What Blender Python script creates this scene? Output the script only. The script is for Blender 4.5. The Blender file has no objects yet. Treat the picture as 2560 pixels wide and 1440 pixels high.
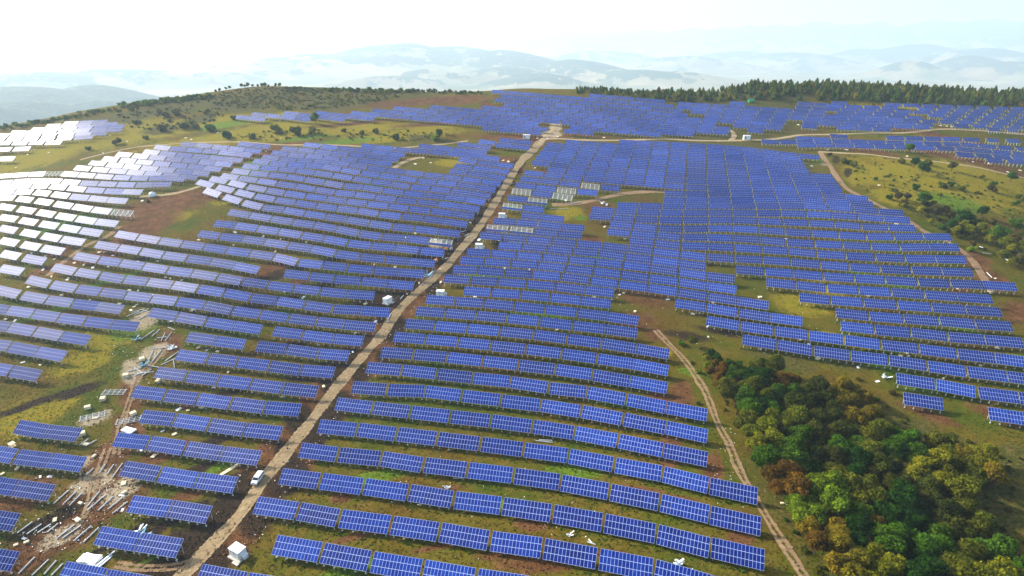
import time as _t; _T0=_t.time()
import bpy, bmesh, math, random, re
import numpy as np
from mathutils import Vector, Matrix, Euler
random.seed(7); RNG = np.random.default_rng(11)
R = math.radians
# ------------------------------------------------------------------ camera, sky, sun, exposure
SC = bpy.context.scene
COL = SC.collection
CAMH = 140.0; PITCH = R(23); FPX = 1421.0
cam = bpy.data.cameras.new('camera'); cam.sensor_width = 36; cam.lens = 36*FPX/2560
cam.clip_start = 1; cam.clip_end = 120000
co = bpy.data.objects.new('camera', cam); COL.objects.link(co)
co.location = (0, 0, CAMH); co.rotation_euler = (R(90)-PITCH, 0, 0); SC.camera = co
SUN = Vector((-.785, .41, .465)).normalized()
W = bpy.data.worlds.new('World'); SC.world = W; W.use_nodes = True
nt = W.node_tree; bg = nt.nodes['Background']; bg.inputs['Strength'].default_value = 0.15
sky = nt.nodes.new('ShaderNodeTexSky'); sky.sky_type = 'NISHITA'; sky.sun_disc = False
sky.sun_elevation = math.asin(SUN.z); sky.sun_rotation = math.atan2(SUN.x, SUN.y)
sky.air_density = 1.0; sky.dust_density = 4.0; sky.ozone_density = 1.0; sky.altitude = 300
nt.links.new(sky.outputs[0], bg.inputs[0])
sl = bpy.data.lights.new('sun', 'SUN'); sl.energy = 4.7; sl.angle = R(3); sl.color = (1, .95, .86)
so = bpy.data.objects.new('sun', sl); COL.objects.link(so); so.rotation_euler = SUN.to_track_quat('Z', 'Y').to_euler()
VS = SC.view_settings; VS.view_transform = 'Standard'; VS.look = 'None'; VS.exposure = 1.0; VS.gamma = 1
SC.cycles.volume_bounces = 3; SC.cycles.max_bounces = 6; SC.cycles.use_denoising = True

# ------------------------------------------------------------------ small helpers
def tag(o, label=None, cat=None, group=None, kind=None):
    if label: o['label'] = label
    if cat: o['category'] = cat
    if group: o['group'] = group
    if kind: o['kind'] = kind
    return o
def empty(name, loc=(0, 0, 0), rz=0):
    o = bpy.data.objects.new(name, None); COL.objects.link(o); o.location = loc; o.rotation_euler = (0, 0, rz)
    o.empty_display_size = .3
    return o
class MB:
    """collects polygons and builds one mesh object"""
    def __init__(s): s.v = []; s.f = []; s.m = []
    def poly(s, pts, m=0):
        k = len(s.v); s.v += [tuple(p) for p in pts]; s.f.append(tuple(range(k, k+len(pts)))); s.m.append(m)
    def box(s, c, d, M=None, m=0):
        k = len(s.v)
        for z in (-.5, .5):
            for y in (-.5, .5):
                for x in (-.5, .5):
                    p = Vector((x*d[0], y*d[1], z*d[2]))
                    if M is not None: p = M @ p
                    s.v.append((p.x+c[0], p.y+c[1], p.z+c[2]))
        for q in ((0, 2, 3, 1), (4, 5, 7, 6), (0, 1, 5, 4), (2, 6, 7, 3), (0, 4, 6, 2), (1, 3, 7, 5)):
            s.f.append(tuple(k+i for i in q)); s.m.append(m)
    def bar(s, a, b, w, h=None, m=0):
        a = Vector(a); b = Vector(b); d = b-a
        s.box((a+b)/2, (w, h or w, d.length), d.to_track_quat('Z', 'Y').to_matrix(), m)
    def tube(s, pts, rad, n=7, m=0, cap=True):
        k0 = len(s.v)
        for i, p in enumerate(pts):
            p = Vector(p); d = Vector(pts[min(i+1, len(pts)-1)])-Vector(pts[max(i-1, 0)])
            q = d.to_track_quat('Z', 'Y'); r = rad[i] if isinstance(rad, (list, tuple)) else rad
            for j in range(n):
                a = 2*math.pi*j/n; w = p+q @ Vector((r*math.cos(a), r*math.sin(a), 0)); s.v.append(tuple(w))
        for i in range(len(pts)-1):
            for j in range(n):
                a = k0+i*n; s.f.append((a+j, a+(j+1) % n, a+n+(j+1) % n, a+n+j)); s.m.append(m)
        if cap:
            s.f.append(tuple(k0+j for j in reversed(range(n)))); s.m.append(m)
            a = k0+(len(pts)-1)*n; s.f.append(tuple(a+j for j in range(n))); s.m.append(m)
    def mesh(s, name, mats):
        me = bpy.data.meshes.new(name); me.from_pydata(s.v, [], s.f)
        for m in (mats if isinstance(mats, (list, tuple)) else [mats]): me.materials.append(m)
        me.polygons.foreach_set('material_index', s.m); me.update()
        return me
    def build(s, name, mats, parent=None, smooth=False):
        me = s.mesh(name, mats)
        if smooth: me.polygons.foreach_set('use_smooth', [True]*len(me.polygons))
        return link(name, me, parent)
def link(name, me, parent=None):
    o = bpy.data.objects.new(name, me); COL.objects.link(o)
    if parent: o.parent = parent
    return o
def copy_tree(o, parent=None):
    c = o.copy(); COL.objects.link(c)
    if parent: c.parent = parent
    for ch in o.children: copy_tree(ch, c)
    return c
def grid_mesh(name, P, mat, smooth=True):
    """P: (n, m, 3) array -> one sheet"""
    n, m = P.shape[:2]; me = bpy.data.meshes.new(name)
    i = np.arange(n*m).reshape(n, m)
    q = np.stack([i[:-1, :-1], i[:-1, 1:], i[1:, 1:], i[1:, :-1]], -1).reshape(-1, 4)
    me.vertices.add(n*m); me.vertices.foreach_set('co', P.reshape(-1).astype(np.float32))
    me.loops.add(q.size); me.loops.foreach_set('vertex_index', q.reshape(-1).astype(np.int32))
    me.polygons.add(len(q)); me.polygons.foreach_set('loop_start', np.arange(0, q.size, 4, dtype=np.int32))
    me.polygons.foreach_set('loop_total', np.full(len(q), 4, np.int32))
    me.materials.append(mat); me.update(calc_edges=True); me.validate()
    if smooth: me.polygons.foreach_set('use_smooth', np.ones(len(q), bool))
    return me
def vcol(me, name, arr):
    a = me.color_attributes.new(name, 'FLOAT_COLOR', 'POINT')
    a.data.foreach_set('color', np.c_[arr, np.ones(len(arr))].astype(np.float32).reshape(-1))

# node material writer
class NT:
    def __init__(s, name, rough=.8, spec=.3):
        s.mat = bpy.data.materials.new(name); s.mat.use_nodes = True; s.t = s.mat.node_tree
        s.b = s.t.nodes['Principled BSDF']; s.b.inputs['Roughness'].default_value = rough; s.b.inputs['Specular IOR Level'].default_value = spec
    def n(s, typ, **kw):
        x = s.t.nodes.new('ShaderNode'+typ)
        for k, v in kw.items(): setattr(x, k, v)
        return x
    def lk(s, a, b): s.t.links.new(a, b)
    def put(s, sock, v):
        if hasattr(v, 'is_output') or isinstance(v, bpy.types.NodeSocket): s.lk(v, sock)
        elif isinstance(v, (tuple, list)) and sock.type == 'RGBA' and len(v) == 3: sock.default_value = (*v, 1)
        else: sock.default_value = v
    def m(s, op, a, b=0.0, c=None):
        x = s.n('Math', operation=op); s.put(x.inputs[0], a); s.put(x.inputs[1], b)
        if c is not None: s.put(x.inputs[2], c)
        return x.outputs[0]
    def mix(s, f, a, b, mode='MIX'):
        x = s.n('Mix', data_type='RGBA', blend_type=mode); s.put(x.inputs[0], f); s.put(x.inputs[6], a); s.put(x.inputs[7], b)
        return x.outputs[2]
    def noise(s, scale, detail=4, rough=.6, vec=None, out=0):
        x = s.n('TexNoise'); x.inputs['Scale'].default_value = scale; x.inputs['Detail'].default_value = detail; x.inputs['Roughness'].default_value = rough
        s.lk(vec if vec is not None else s.pos(), x.inputs['Vector']); return x.outputs[out]
    def pos(s):
        if not hasattr(s, '_p'): s._p = s.n('NewGeometry').outputs['Position']
        return s._p
    def obj(s):
        if not hasattr(s, '_o'): s._o = s.n('TexCoord').outputs['Object']
        return s._o
    def ramp(s, f, *stops):
        x = s.n('ValToRGB'); s.lk(f, x.inputs[0]); e = x.color_ramp.elements
        while len(e) < len(stops): e.new(.5)
        for k, (p, c) in enumerate(stops):
            e[k].position = p; e[k].color = (*c, 1) if len(c) == 3 else c
        return x.outputs[0]
    def mr(s, f, a, b, lo=0.0, hi=1.0):
        x = s.n('MapRange'); s.put(x.inputs[0], f)
        for k, v in enumerate((a, b, lo, hi)): x.inputs[k+1].default_value = v
        return x.outputs[0]
    def bump(s, h, strength=.4, dist=.2):
        x = s.n('Bump'); x.inputs['Strength'].default_value = strength; x.inputs['Distance'].default_value = dist; s.lk(h, x.inputs['Height']); s.lk(x.outputs[0], s.b.inputs['Normal'])
    def col(s, c): s.put(s.b.inputs['Base Color'], c); return s.mat
def plain(name, c, rough=.7, var=.12, scale=1.5, metal=0.0, spec=.3):
    N = NT(name, rough, spec); N.b.inputs['Metallic'].default_value = metal
    f = N.noise(scale, 5, .65)
    N.col(N.ramp(f, (.3, tuple(x*(1-var) for x in c)), (.7, tuple(min(1, x*(1+var)) for x in c))))
    return N.mat

# ------------------------------------------------------------------ the lie of the land: height above the valley datum on a polar grid round the viewpoint
HTAB = np.array([[int(x) for x in l.split()] for l in """36 36 36 36 36 36 36 36 36 36 39 48 63 80 94 104 113 121 129 136 144 151 160 169 179 188 194 196 196 196 196 196 196 196 196 196 196 196 196 196 196 196 196 196 196 196 196 196 195 189 168 129 75 16 -44 -104 -164 -224 -284 -344 -404 -464 -524
36 36 36 36 36 36 36 36 36 36 40 48 63 80 94 104 113 121 129 136 144 151 160 169 179 188 194 196 196 196 196 196 196 197 197 197 197 197 197 197 197 197 197 197 197 197 197 197 196 189 168 129 76 17 -43 -104 -164 -224 -284 -344 -404 -464 -524
36 36 36 36 36 36 36 36 36 37 40 49 64 80 94 105 113 121 129 136 144 151 160 169 179 189 194 197 197 198 198 198 199 199 199 199 200 200 200 200 200 200 200 200 200 200 200 200 199 192 171 132 78 19 -42 -102 -163 -223 -284 -344 -405 -466 -526
38 38 38 38 38 38 38 38 38 38 42 51 65 81 95 105 114 121 129 136 144 152 160 169 180 190 196 199 201 203 204 205 207 208 209 210 211 211 212 212 212 213 213 213 213 213 213 213 211 204 182 141 86 26 -36 -99 -163 -227 -291 -354 -418 -482 -546
42 42 42 42 42 42 42 42 42 43 46 55 69 84 97 106 115 122 129 137 145 153 161 171 182 193 201 207 212 216 220 224 228 232 236 238 241 242 244 245 246 248 249 251 252 253 254 256 256 247 218 168 106 40 -29 -101 -176 -252 -329 -406 -482 -559 -635
49 49 49 49 49 49 49 49 50 51 56 64 77 90 100 109 117 124 131 139 146 155 164 174 186 199 211 221 231 240 249 258 267 275 283 290 295 300 304 308 312 316 321 327 333 341 353 368 380 369 318 235 144 58 -29 -125 -229 -336 -445 -553 -661 -769 -878
60 60 60 60 60 60 60 61 62 64 69 77 87 97 106 113 120 127 134 141 150 158 168 179 192 208 225 242 257 273 288 303 318 333 346 359 369 378 387 396 405 416 430 446 464 490 519 548 566 541 452 319 185 68 -49 -185 -338 -500 -662 -825 -987 -1150 -1313
73 73 73 73 73 73 74 75 77 80 85 92 99 106 112 118 124 130 137 146 154 164 174 186 202 221 242 264 286 308 329 350 371 391 410 428 444 459 474 489 506 526 551 581 612 650 660 632 575 496 395 280 166 51 -88 -268 -480 -705 -933 -1160 -1388 -1615 -1842
87 87 87 87 87 87 88 89 91 95 99 104 108 113 117 122 128 134 142 151 161 171 183 196 213 235 260 287 313 340 366 391 416 440 464 486 507 528 548 569 592 617 648 681 712 736 720 656 561 459 358 259 158 42 -117 -334 -594 -873 -1155 -1437 -1718 -2000 -2282
100 100 100 100 100 101 101 103 105 108 110 113 115 118 121 126 132 139 148 157 168 180 192 207 226 250 279 308 338 367 396 425 452 479 506 531 556 581 605 631 658 690 725 762 792 805 771 691 586 479 377 278 177 57 -115 -353 -643 -953 -1267 -1580 -1893 -2207 -2520
113 113 113 113 113 113 114 115 117 118 118 119 120 122 125 130 136 144 154 164 176 189 203 219 240 266 297 329 361 392 424 454 484 513 541 568 596 623 650 678 709 744 783 823 853 861 819 733 626 519 416 316 214 90 -86 -334 -635 -958 -1284 -1610 -1936 -2262 -2588
125 125 125 125 125 125 126 126 126 125 123 123 123 125 128 134 141 150 160 172 185 199 214 232 254 282 315 349 383 416 449 481 512 543 572 601 630 659 688 717 749 785 824 864 892 898 855 770 666 559 457 357 254 130 -48 -299 -603 -929 -1258 -1587 -1917 -2246 -2575
136 136 136 136 136 136 135 134 132 129 127 125 126 128 132 138 146 155 167 180 194 209 225 244 268 298 332 368 403 438 472 506 538 570 601 631 661 691 721 753 786 824 866 906 936 941 895 807 700 593 490 390 287 163 -16 -266 -571 -897 -1227 -1557 -1887 -2217 -2547
146 146 146 146 146 145 144 141 137 133 129 128 128 130 135 142 150 161 174 187 203 219 236 256 281 313 348 386 423 459 494 528 562 595 627 658 689 720 752 785 822 862 907 950 979 981 928 832 719 609 505 405 302 178 0 -251 -556 -882 -1212 -1542 -1872 -2202 -2532
155 155 155 155 155 153 150 146 141 135 132 130 130 133 138 146 155 167 180 195 211 228 247 268 294 326 364 402 440 477 513 549 583 617 650 682 714 746 780 815 854 897 941 979 999 986 921 819 706 597 494 393 291 166 -12 -263 -567 -894 -1224 -1554 -1884 -2214 -2544
164 164 164 164 163 161 156 150 143 137 133 132 132 136 142 150 160 172 187 202 219 237 257 278 305 339 377 416 455 493 530 566 601 636 669 703 736 770 806 845 886 928 966 990 988 949 869 767 659 554 453 353 250 126 -52 -303 -608 -934 -1264 -1594 -1924 -2254 -2584
172 172 172 172 170 167 161 153 146 139 135 134 135 138 145 154 165 178 193 209 227 246 266 288 316 350 389 429 469 507 545 582 617 652 686 720 755 791 830 871 913 950 976 980 955 892 800 698 594 493 393 294 191 67 -111 -362 -667 -993 -1323 -1653 -1983 -2313 -2643
180 180 180 179 177 172 165 156 148 141 137 135 137 141 148 157 169 183 198 215 234 253 273 296 324 359 399 440 480 519 557 594 630 665 700 735 771 808 849 891 931 961 972 958 914 834 735 633 531 431 332 233 130 6 -172 -423 -728 -1054 -1384 -1714 -2044 -2374 -2704
187 187 187 186 183 177 168 158 150 143 139 137 139 143 150 160 173 187 203 221 239 259 280 303 332 367 407 448 489 528 566 603 640 675 710 745 781 819 859 900 935 956 957 930 874 786 686 583 482 383 284 185 82 -42 -220 -471 -776 -1102 -1432 -1762 -2092 -2422 -2752
193 193 193 192 188 181 171 161 151 145 141 139 141 146 153 163 176 191 207 225 244 264 285 308 337 373 413 455 495 535 573 610 647 682 718 753 788 826 865 904 935 951 944 911 849 758 656 554 453 354 255 156 53 -71 -250 -500 -805 -1131 -1461 -1791 -2121 -2451 -2781
198 198 198 197 193 185 174 163 154 147 142 141 143 148 155 166 178 193 210 228 247 267 289 312 341 377 417 459 499 539 577 614 651 686 722 757 794 832 873 913 946 962 953 915 848 751 645 541 440 341 241 142 40 -84 -263 -513 -818 -1145 -1475 -1805 -2135 -2465 -2795
203 203 203 202 197 189 178 166 156 149 144 143 145 150 157 168 180 195 212 230 249 270 291 314 343 379 419 460 501 541 579 616 652 688 723 759 796 836 879 922 958 976 967 927 856 753 643 536 435 335 236 137 34 -90 -268 -519 -824 -1150 -1480 -1810 -2140 -2470 -2800
208 208 208 206 202 193 181 169 159 151 146 145 147 151 159 169 182 197 213 231 250 270 291 315 344 379 419 460 501 540 578 615 651 686 721 757 794 835 880 925 963 983 975 934 861 754 640 532 430 331 231 132 30 -94 -273 -523 -828 -1155 -1485 -1815 -2145 -2475 -2805
213 213 212 211 206 197 185 172 161 153 149 147 148 153 160 170 182 197 213 231 250 270 291 314 343 378 418 458 498 537 575 612 647 682 717 752 790 831 876 923 962 983 975 934 860 751 636 527 425 325 226 127 24 -100 -278 -529 -834 -1160 -1490 -1820 -2150 -2480 -2810
217 217 217 215 210 201 189 176 165 156 151 149 150 154 161 171 182 197 213 230 249 268 289 312 340 375 414 454 494 532 570 606 641 675 710 744 781 821 865 911 949 970 963 924 852 745 632 524 422 322 223 124 21 -103 -281 -532 -837 -1163 -1493 -1823 -2153 -2483 -2813
221 221 221 219 215 205 193 180 168 159 154 151 152 155 162 171 182 196 211 228 246 265 285 308 336 370 409 448 487 525 562 598 632 666 700 734 769 807 849 891 928 948 944 911 845 746 638 532 430 331 231 132 30 -94 -273 -523 -828 -1155 -1485 -1815 -2145 -2475 -2805
225 225 225 223 219 209 197 184 172 163 157 153 154 157 162 171 181 194 209 225 243 261 281 303 331 364 402 441 479 516 553 588 622 655 688 720 754 789 828 867 903 927 932 910 859 773 670 565 463 363 264 165 62 -62 -240 -491 -796 -1122 -1452 -1782 -2112 -2442 -2772
228 228 228 226 222 213 201 188 176 166 160 156 155 158 163 170 180 192 206 222 238 256 275 297 324 357 394 432 469 506 541 575 609 641 673 705 737 771 808 848 887 922 943 943 913 842 744 636 530 428 328 229 126 2 -176 -427 -732 -1058 -1388 -1718 -2048 -2378 -2708
230 230 229 228 225 217 206 193 180 170 163 159 157 159 163 169 178 190 203 217 233 250 269 290 316 348 384 421 458 493 528 561 594 625 656 687 718 750 786 825 869 914 954 980 979 937 849 739 627 521 419 319 216 91 -87 -338 -642 -969 -1299 -1629 -1959 -2289 -2619
231 231 230 230 227 220 210 197 185 174 167 162 159 160 163 169 177 187 199 213 228 244 262 282 307 338 373 409 445 479 513 546 577 608 638 667 697 727 758 793 831 873 918 958 984 985 936 845 736 625 519 417 314 189 11 -240 -545 -871 -1201 -1531 -1861 -2191 -2521
231 231 231 231 229 223 214 202 190 179 170 165 162 161 163 168 175 184 195 208 222 237 254 273 297 327 361 396 431 464 497 529 559 589 618 646 674 702 731 760 791 826 864 905 943 979 976 925 833 724 614 508 403 279 100 -150 -455 -781 -1111 -1441 -1771 -2101 -2431
232 232 232 231 230 226 217 206 194 183 174 168 164 163 164 167 173 181 191 202 215 230 245 263 286 315 348 382 415 448 480 510 540 569 597 624 651 677 703 730 757 785 816 852 891 940 971 960 899 801 692 584 477 352 174 -77 -381 -707 -1036 -1365 -1695 -2024 -2354
231 231 231 231 230 226 220 210 198 187 178 171 166 164 164 167 171 178 187 197 209 222 237 254 275 302 334 367 399 431 461 491 520 547 574 600 625 650 675 699 724 749 775 806 842 891 939 957 929 854 754 647 538 411 233 -15 -316 -639 -965 -1291 -1617 -1943 -2269
228 228 228 228 227 225 220 211 201 191 182 174 169 166 165 166 169 175 182 191 202 214 228 243 264 289 319 350 381 411 441 469 496 522 548 572 595 618 640 662 684 706 729 755 785 828 879 921 931 894 812 705 589 457 281 40 -250 -560 -873 -1186 -1500 -1813 -2126
222 222 222 222 222 220 217 211 202 193 184 177 171 167 165 165 167 172 178 186 195 206 218 233 251 275 302 331 359 387 414 441 466 490 512 533 553 573 592 610 629 647 665 685 709 742 788 844 894 909 863 759 627 481 307 82 -179 -458 -739 -1021 -1303 -1584 -1866
214 214 214 214 214 213 211 207 201 194 186 178 172 167 164 164 165 168 173 180 188 198 209 222 238 259 282 306 330 354 378 400 421 442 460 477 492 506 520 533 547 560 573 587 604 628 667 732 821 897 897 797 636 464 291 93 -118 -344 -571 -798 -1026 -1253 -1481
205 205 205 205 205 205 204 202 198 192 185 178 172 167 163 162 162 165 169 175 182 191 201 212 226 241 258 276 295 312 330 346 362 377 390 401 410 419 427 435 443 451 459 467 477 493 526 595 705 816 845 746 567 384 223 64 -89 -250 -413 -576 -738 -901 -1063
197 197 197 197 197 197 197 196 194 190 184 177 171 166 162 160 160 162 166 170 177 185 194 204 215 225 236 247 258 269 279 289 299 308 315 321 325 330 333 337 341 345 348 352 356 363 377 404 448 488 489 428 325 216 113 8 -95 -203 -311 -420 -528 -636 -745
192 192 192 192 192 192 192 192 190 188 183 177 170 165 161 159 159 160 163 168 174 181 190 199 207 214 219 225 230 235 240 244 249 253 256 259 260 262 263 264 266 267 268 269 271 273 276 281 289 291 275 232 169 100 29 -45 -120 -196 -273 -349 -426 -503 -579
190 190 190 190 190 190 190 190 189 187 182 176 170 164 160 158 158 159 162 166 172 180 188 196 203 208 210 212 214 216 217 219 221 222 223 224 224 225 225 225 225 226 226 226 227 227 228 228 228 223 203 163 109 48 -14 -77 -140 -204 -268 -332 -396 -460 -524
189 189 189 189 189 189 189 189 188 186 182 176 170 164 160 158 158 159 162 166 172 179 187 195 202 206 207 208 208 208 209 209 210 210 210 210 210 210 210 210 211 211 211 211 211 211 211 211 210 204 183 144 90 31 -29 -90 -150 -211 -272 -332 -393 -453 -514
189 189 189 189 189 189 189 189 188 186 182 176 170 164 160 158 158 159 162 166 172 179 187 195 202 205 206 206 206 206 207 207 207 207 207 207 207 207 207 207 207 207 207 207 207 207 207 207 206 199 179 139 86 27 -33 -93 -153 -213 -273 -333 -394 -454 -514
189 189 189 189 189 189 189 188 188 186 182 176 170 164 160 158 158 159 162 166 172 179 187 195 201 205 206 206 206 206 206 206 206 206 206 206 206 206 206 206 206 206 206 206 206 206 206 206 205 199 178 139 85 26 -34 -94 -154 -214 -274 -334 -394 -454 -514""".split('\n')])/10.0
TH = np.radians(np.arange(-63, 63.1, 3)); DD = np.r_[60:140:10, 140:300:10, 300:700:20, 700:1000:30, 1000:1801:100].astype(float)
def cr(p0, p1, p2, p3, t):
    return p1+.5*t*(p2-p0+t*(2*p0-5*p1+4*p2-p3+t*(3*(p1-p2)+p3-p0)))
def hgt(x, y):
    x = np.asarray(x, float); y = np.asarray(y, float)
    d = np.hypot(x, y); a = np.arctan2(x, y)
    fa = np.clip((a-TH[0])/(TH[1]-TH[0]), 0, len(TH)-1.001); i = fa.astype(int); ta = fa-i
    fd = np.clip(np.interp(d, DD, np.arange(len(DD))), 0, len(DD)-1.001); j = fd.astype(int); td = fd-j
    def row(ii):
        ii = np.clip(ii, 0, len(TH)-1)
        g = lambda k: HTAB[ii, np.clip(k, 0, len(DD)-1)]
        return cr(g(j-1), g(j), g(j+1), g(j+2), td)
    h = cr(row(i-1), row(i), row(i+1), row(i+2), ta)
    # gentle roll, knoll on the left and a hollow under the wood
    h = h+.5*np.sin(x/23+1.3)*np.sin(y/31)+.3*np.sin(x/11+y/17)
    h = h-3.5*np.exp(-((x-118)/40)**2-((y-128)/42)**2)
    return h
def ray(u, v):
    X = (np.asarray(u, float)-1280)/FPX; Y = (720-np.asarray(v, float))/FPX
    return np.stack([X, math.cos(PITCH)+math.sin(PITCH)*Y, -math.sin(PITCH)+math.cos(PITCH)*Y], -1)
ZS = np.geomspace(55, 1500, 330)
def ground_at(u, v, off=0.0):
    """point of the land (raised by off) seen in the photograph at u, v"""
    u = np.atleast_1d(np.asarray(u, float)); v = np.atleast_1d(np.asarray(v, float)); r = ray(u, v)
    P = r[:, None, :]*ZS[None, :, None]; g = P[..., 2]+CAMH-hgt(P[..., 0], P[..., 1])-off
    k = np.argmax(g < 0, 1); k = np.where((g < 0).any(1), k, len(ZS)-1); k = np.maximum(k, 1)
    a = ZS[k-1]; b = ZS[k]
    for _ in range(22):
        c = (a+b)/2; q = r*c[:, None]; below = q[:, 2]+CAMH-hgt(q[:, 0], q[:, 1])-off < 0
        b = np.where(below, c, b); a = np.where(below, a, c)
    q = r*((a+b)/2)[:, None]; q[:, 2] += CAMH
    return q
def g1(u, v, off=0.0): return Vector(ground_at(u, v, off)[0])
def project(P):
    P = np.asarray(P, float); z = P[..., 1]*math.cos(PITCH)-(P[..., 2]-CAMH)*math.sin(PITCH); y = P[..., 1]*math.sin(PITCH)+(P[..., 2]-CAMH)*math.cos(PITCH)
    return 1280+FPX*P[..., 0]/z, 720-FPX*y/z, z
def nrm(x, y):
    e = 1.5; dx = (hgt(x+e, y)-hgt(x-e, y))/(2*e); dy = (hgt(x, y+e)-hgt(x, y-e))/(2*e)
    return Vector((-float(dx), -float(dy), 1)).normalized()

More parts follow.
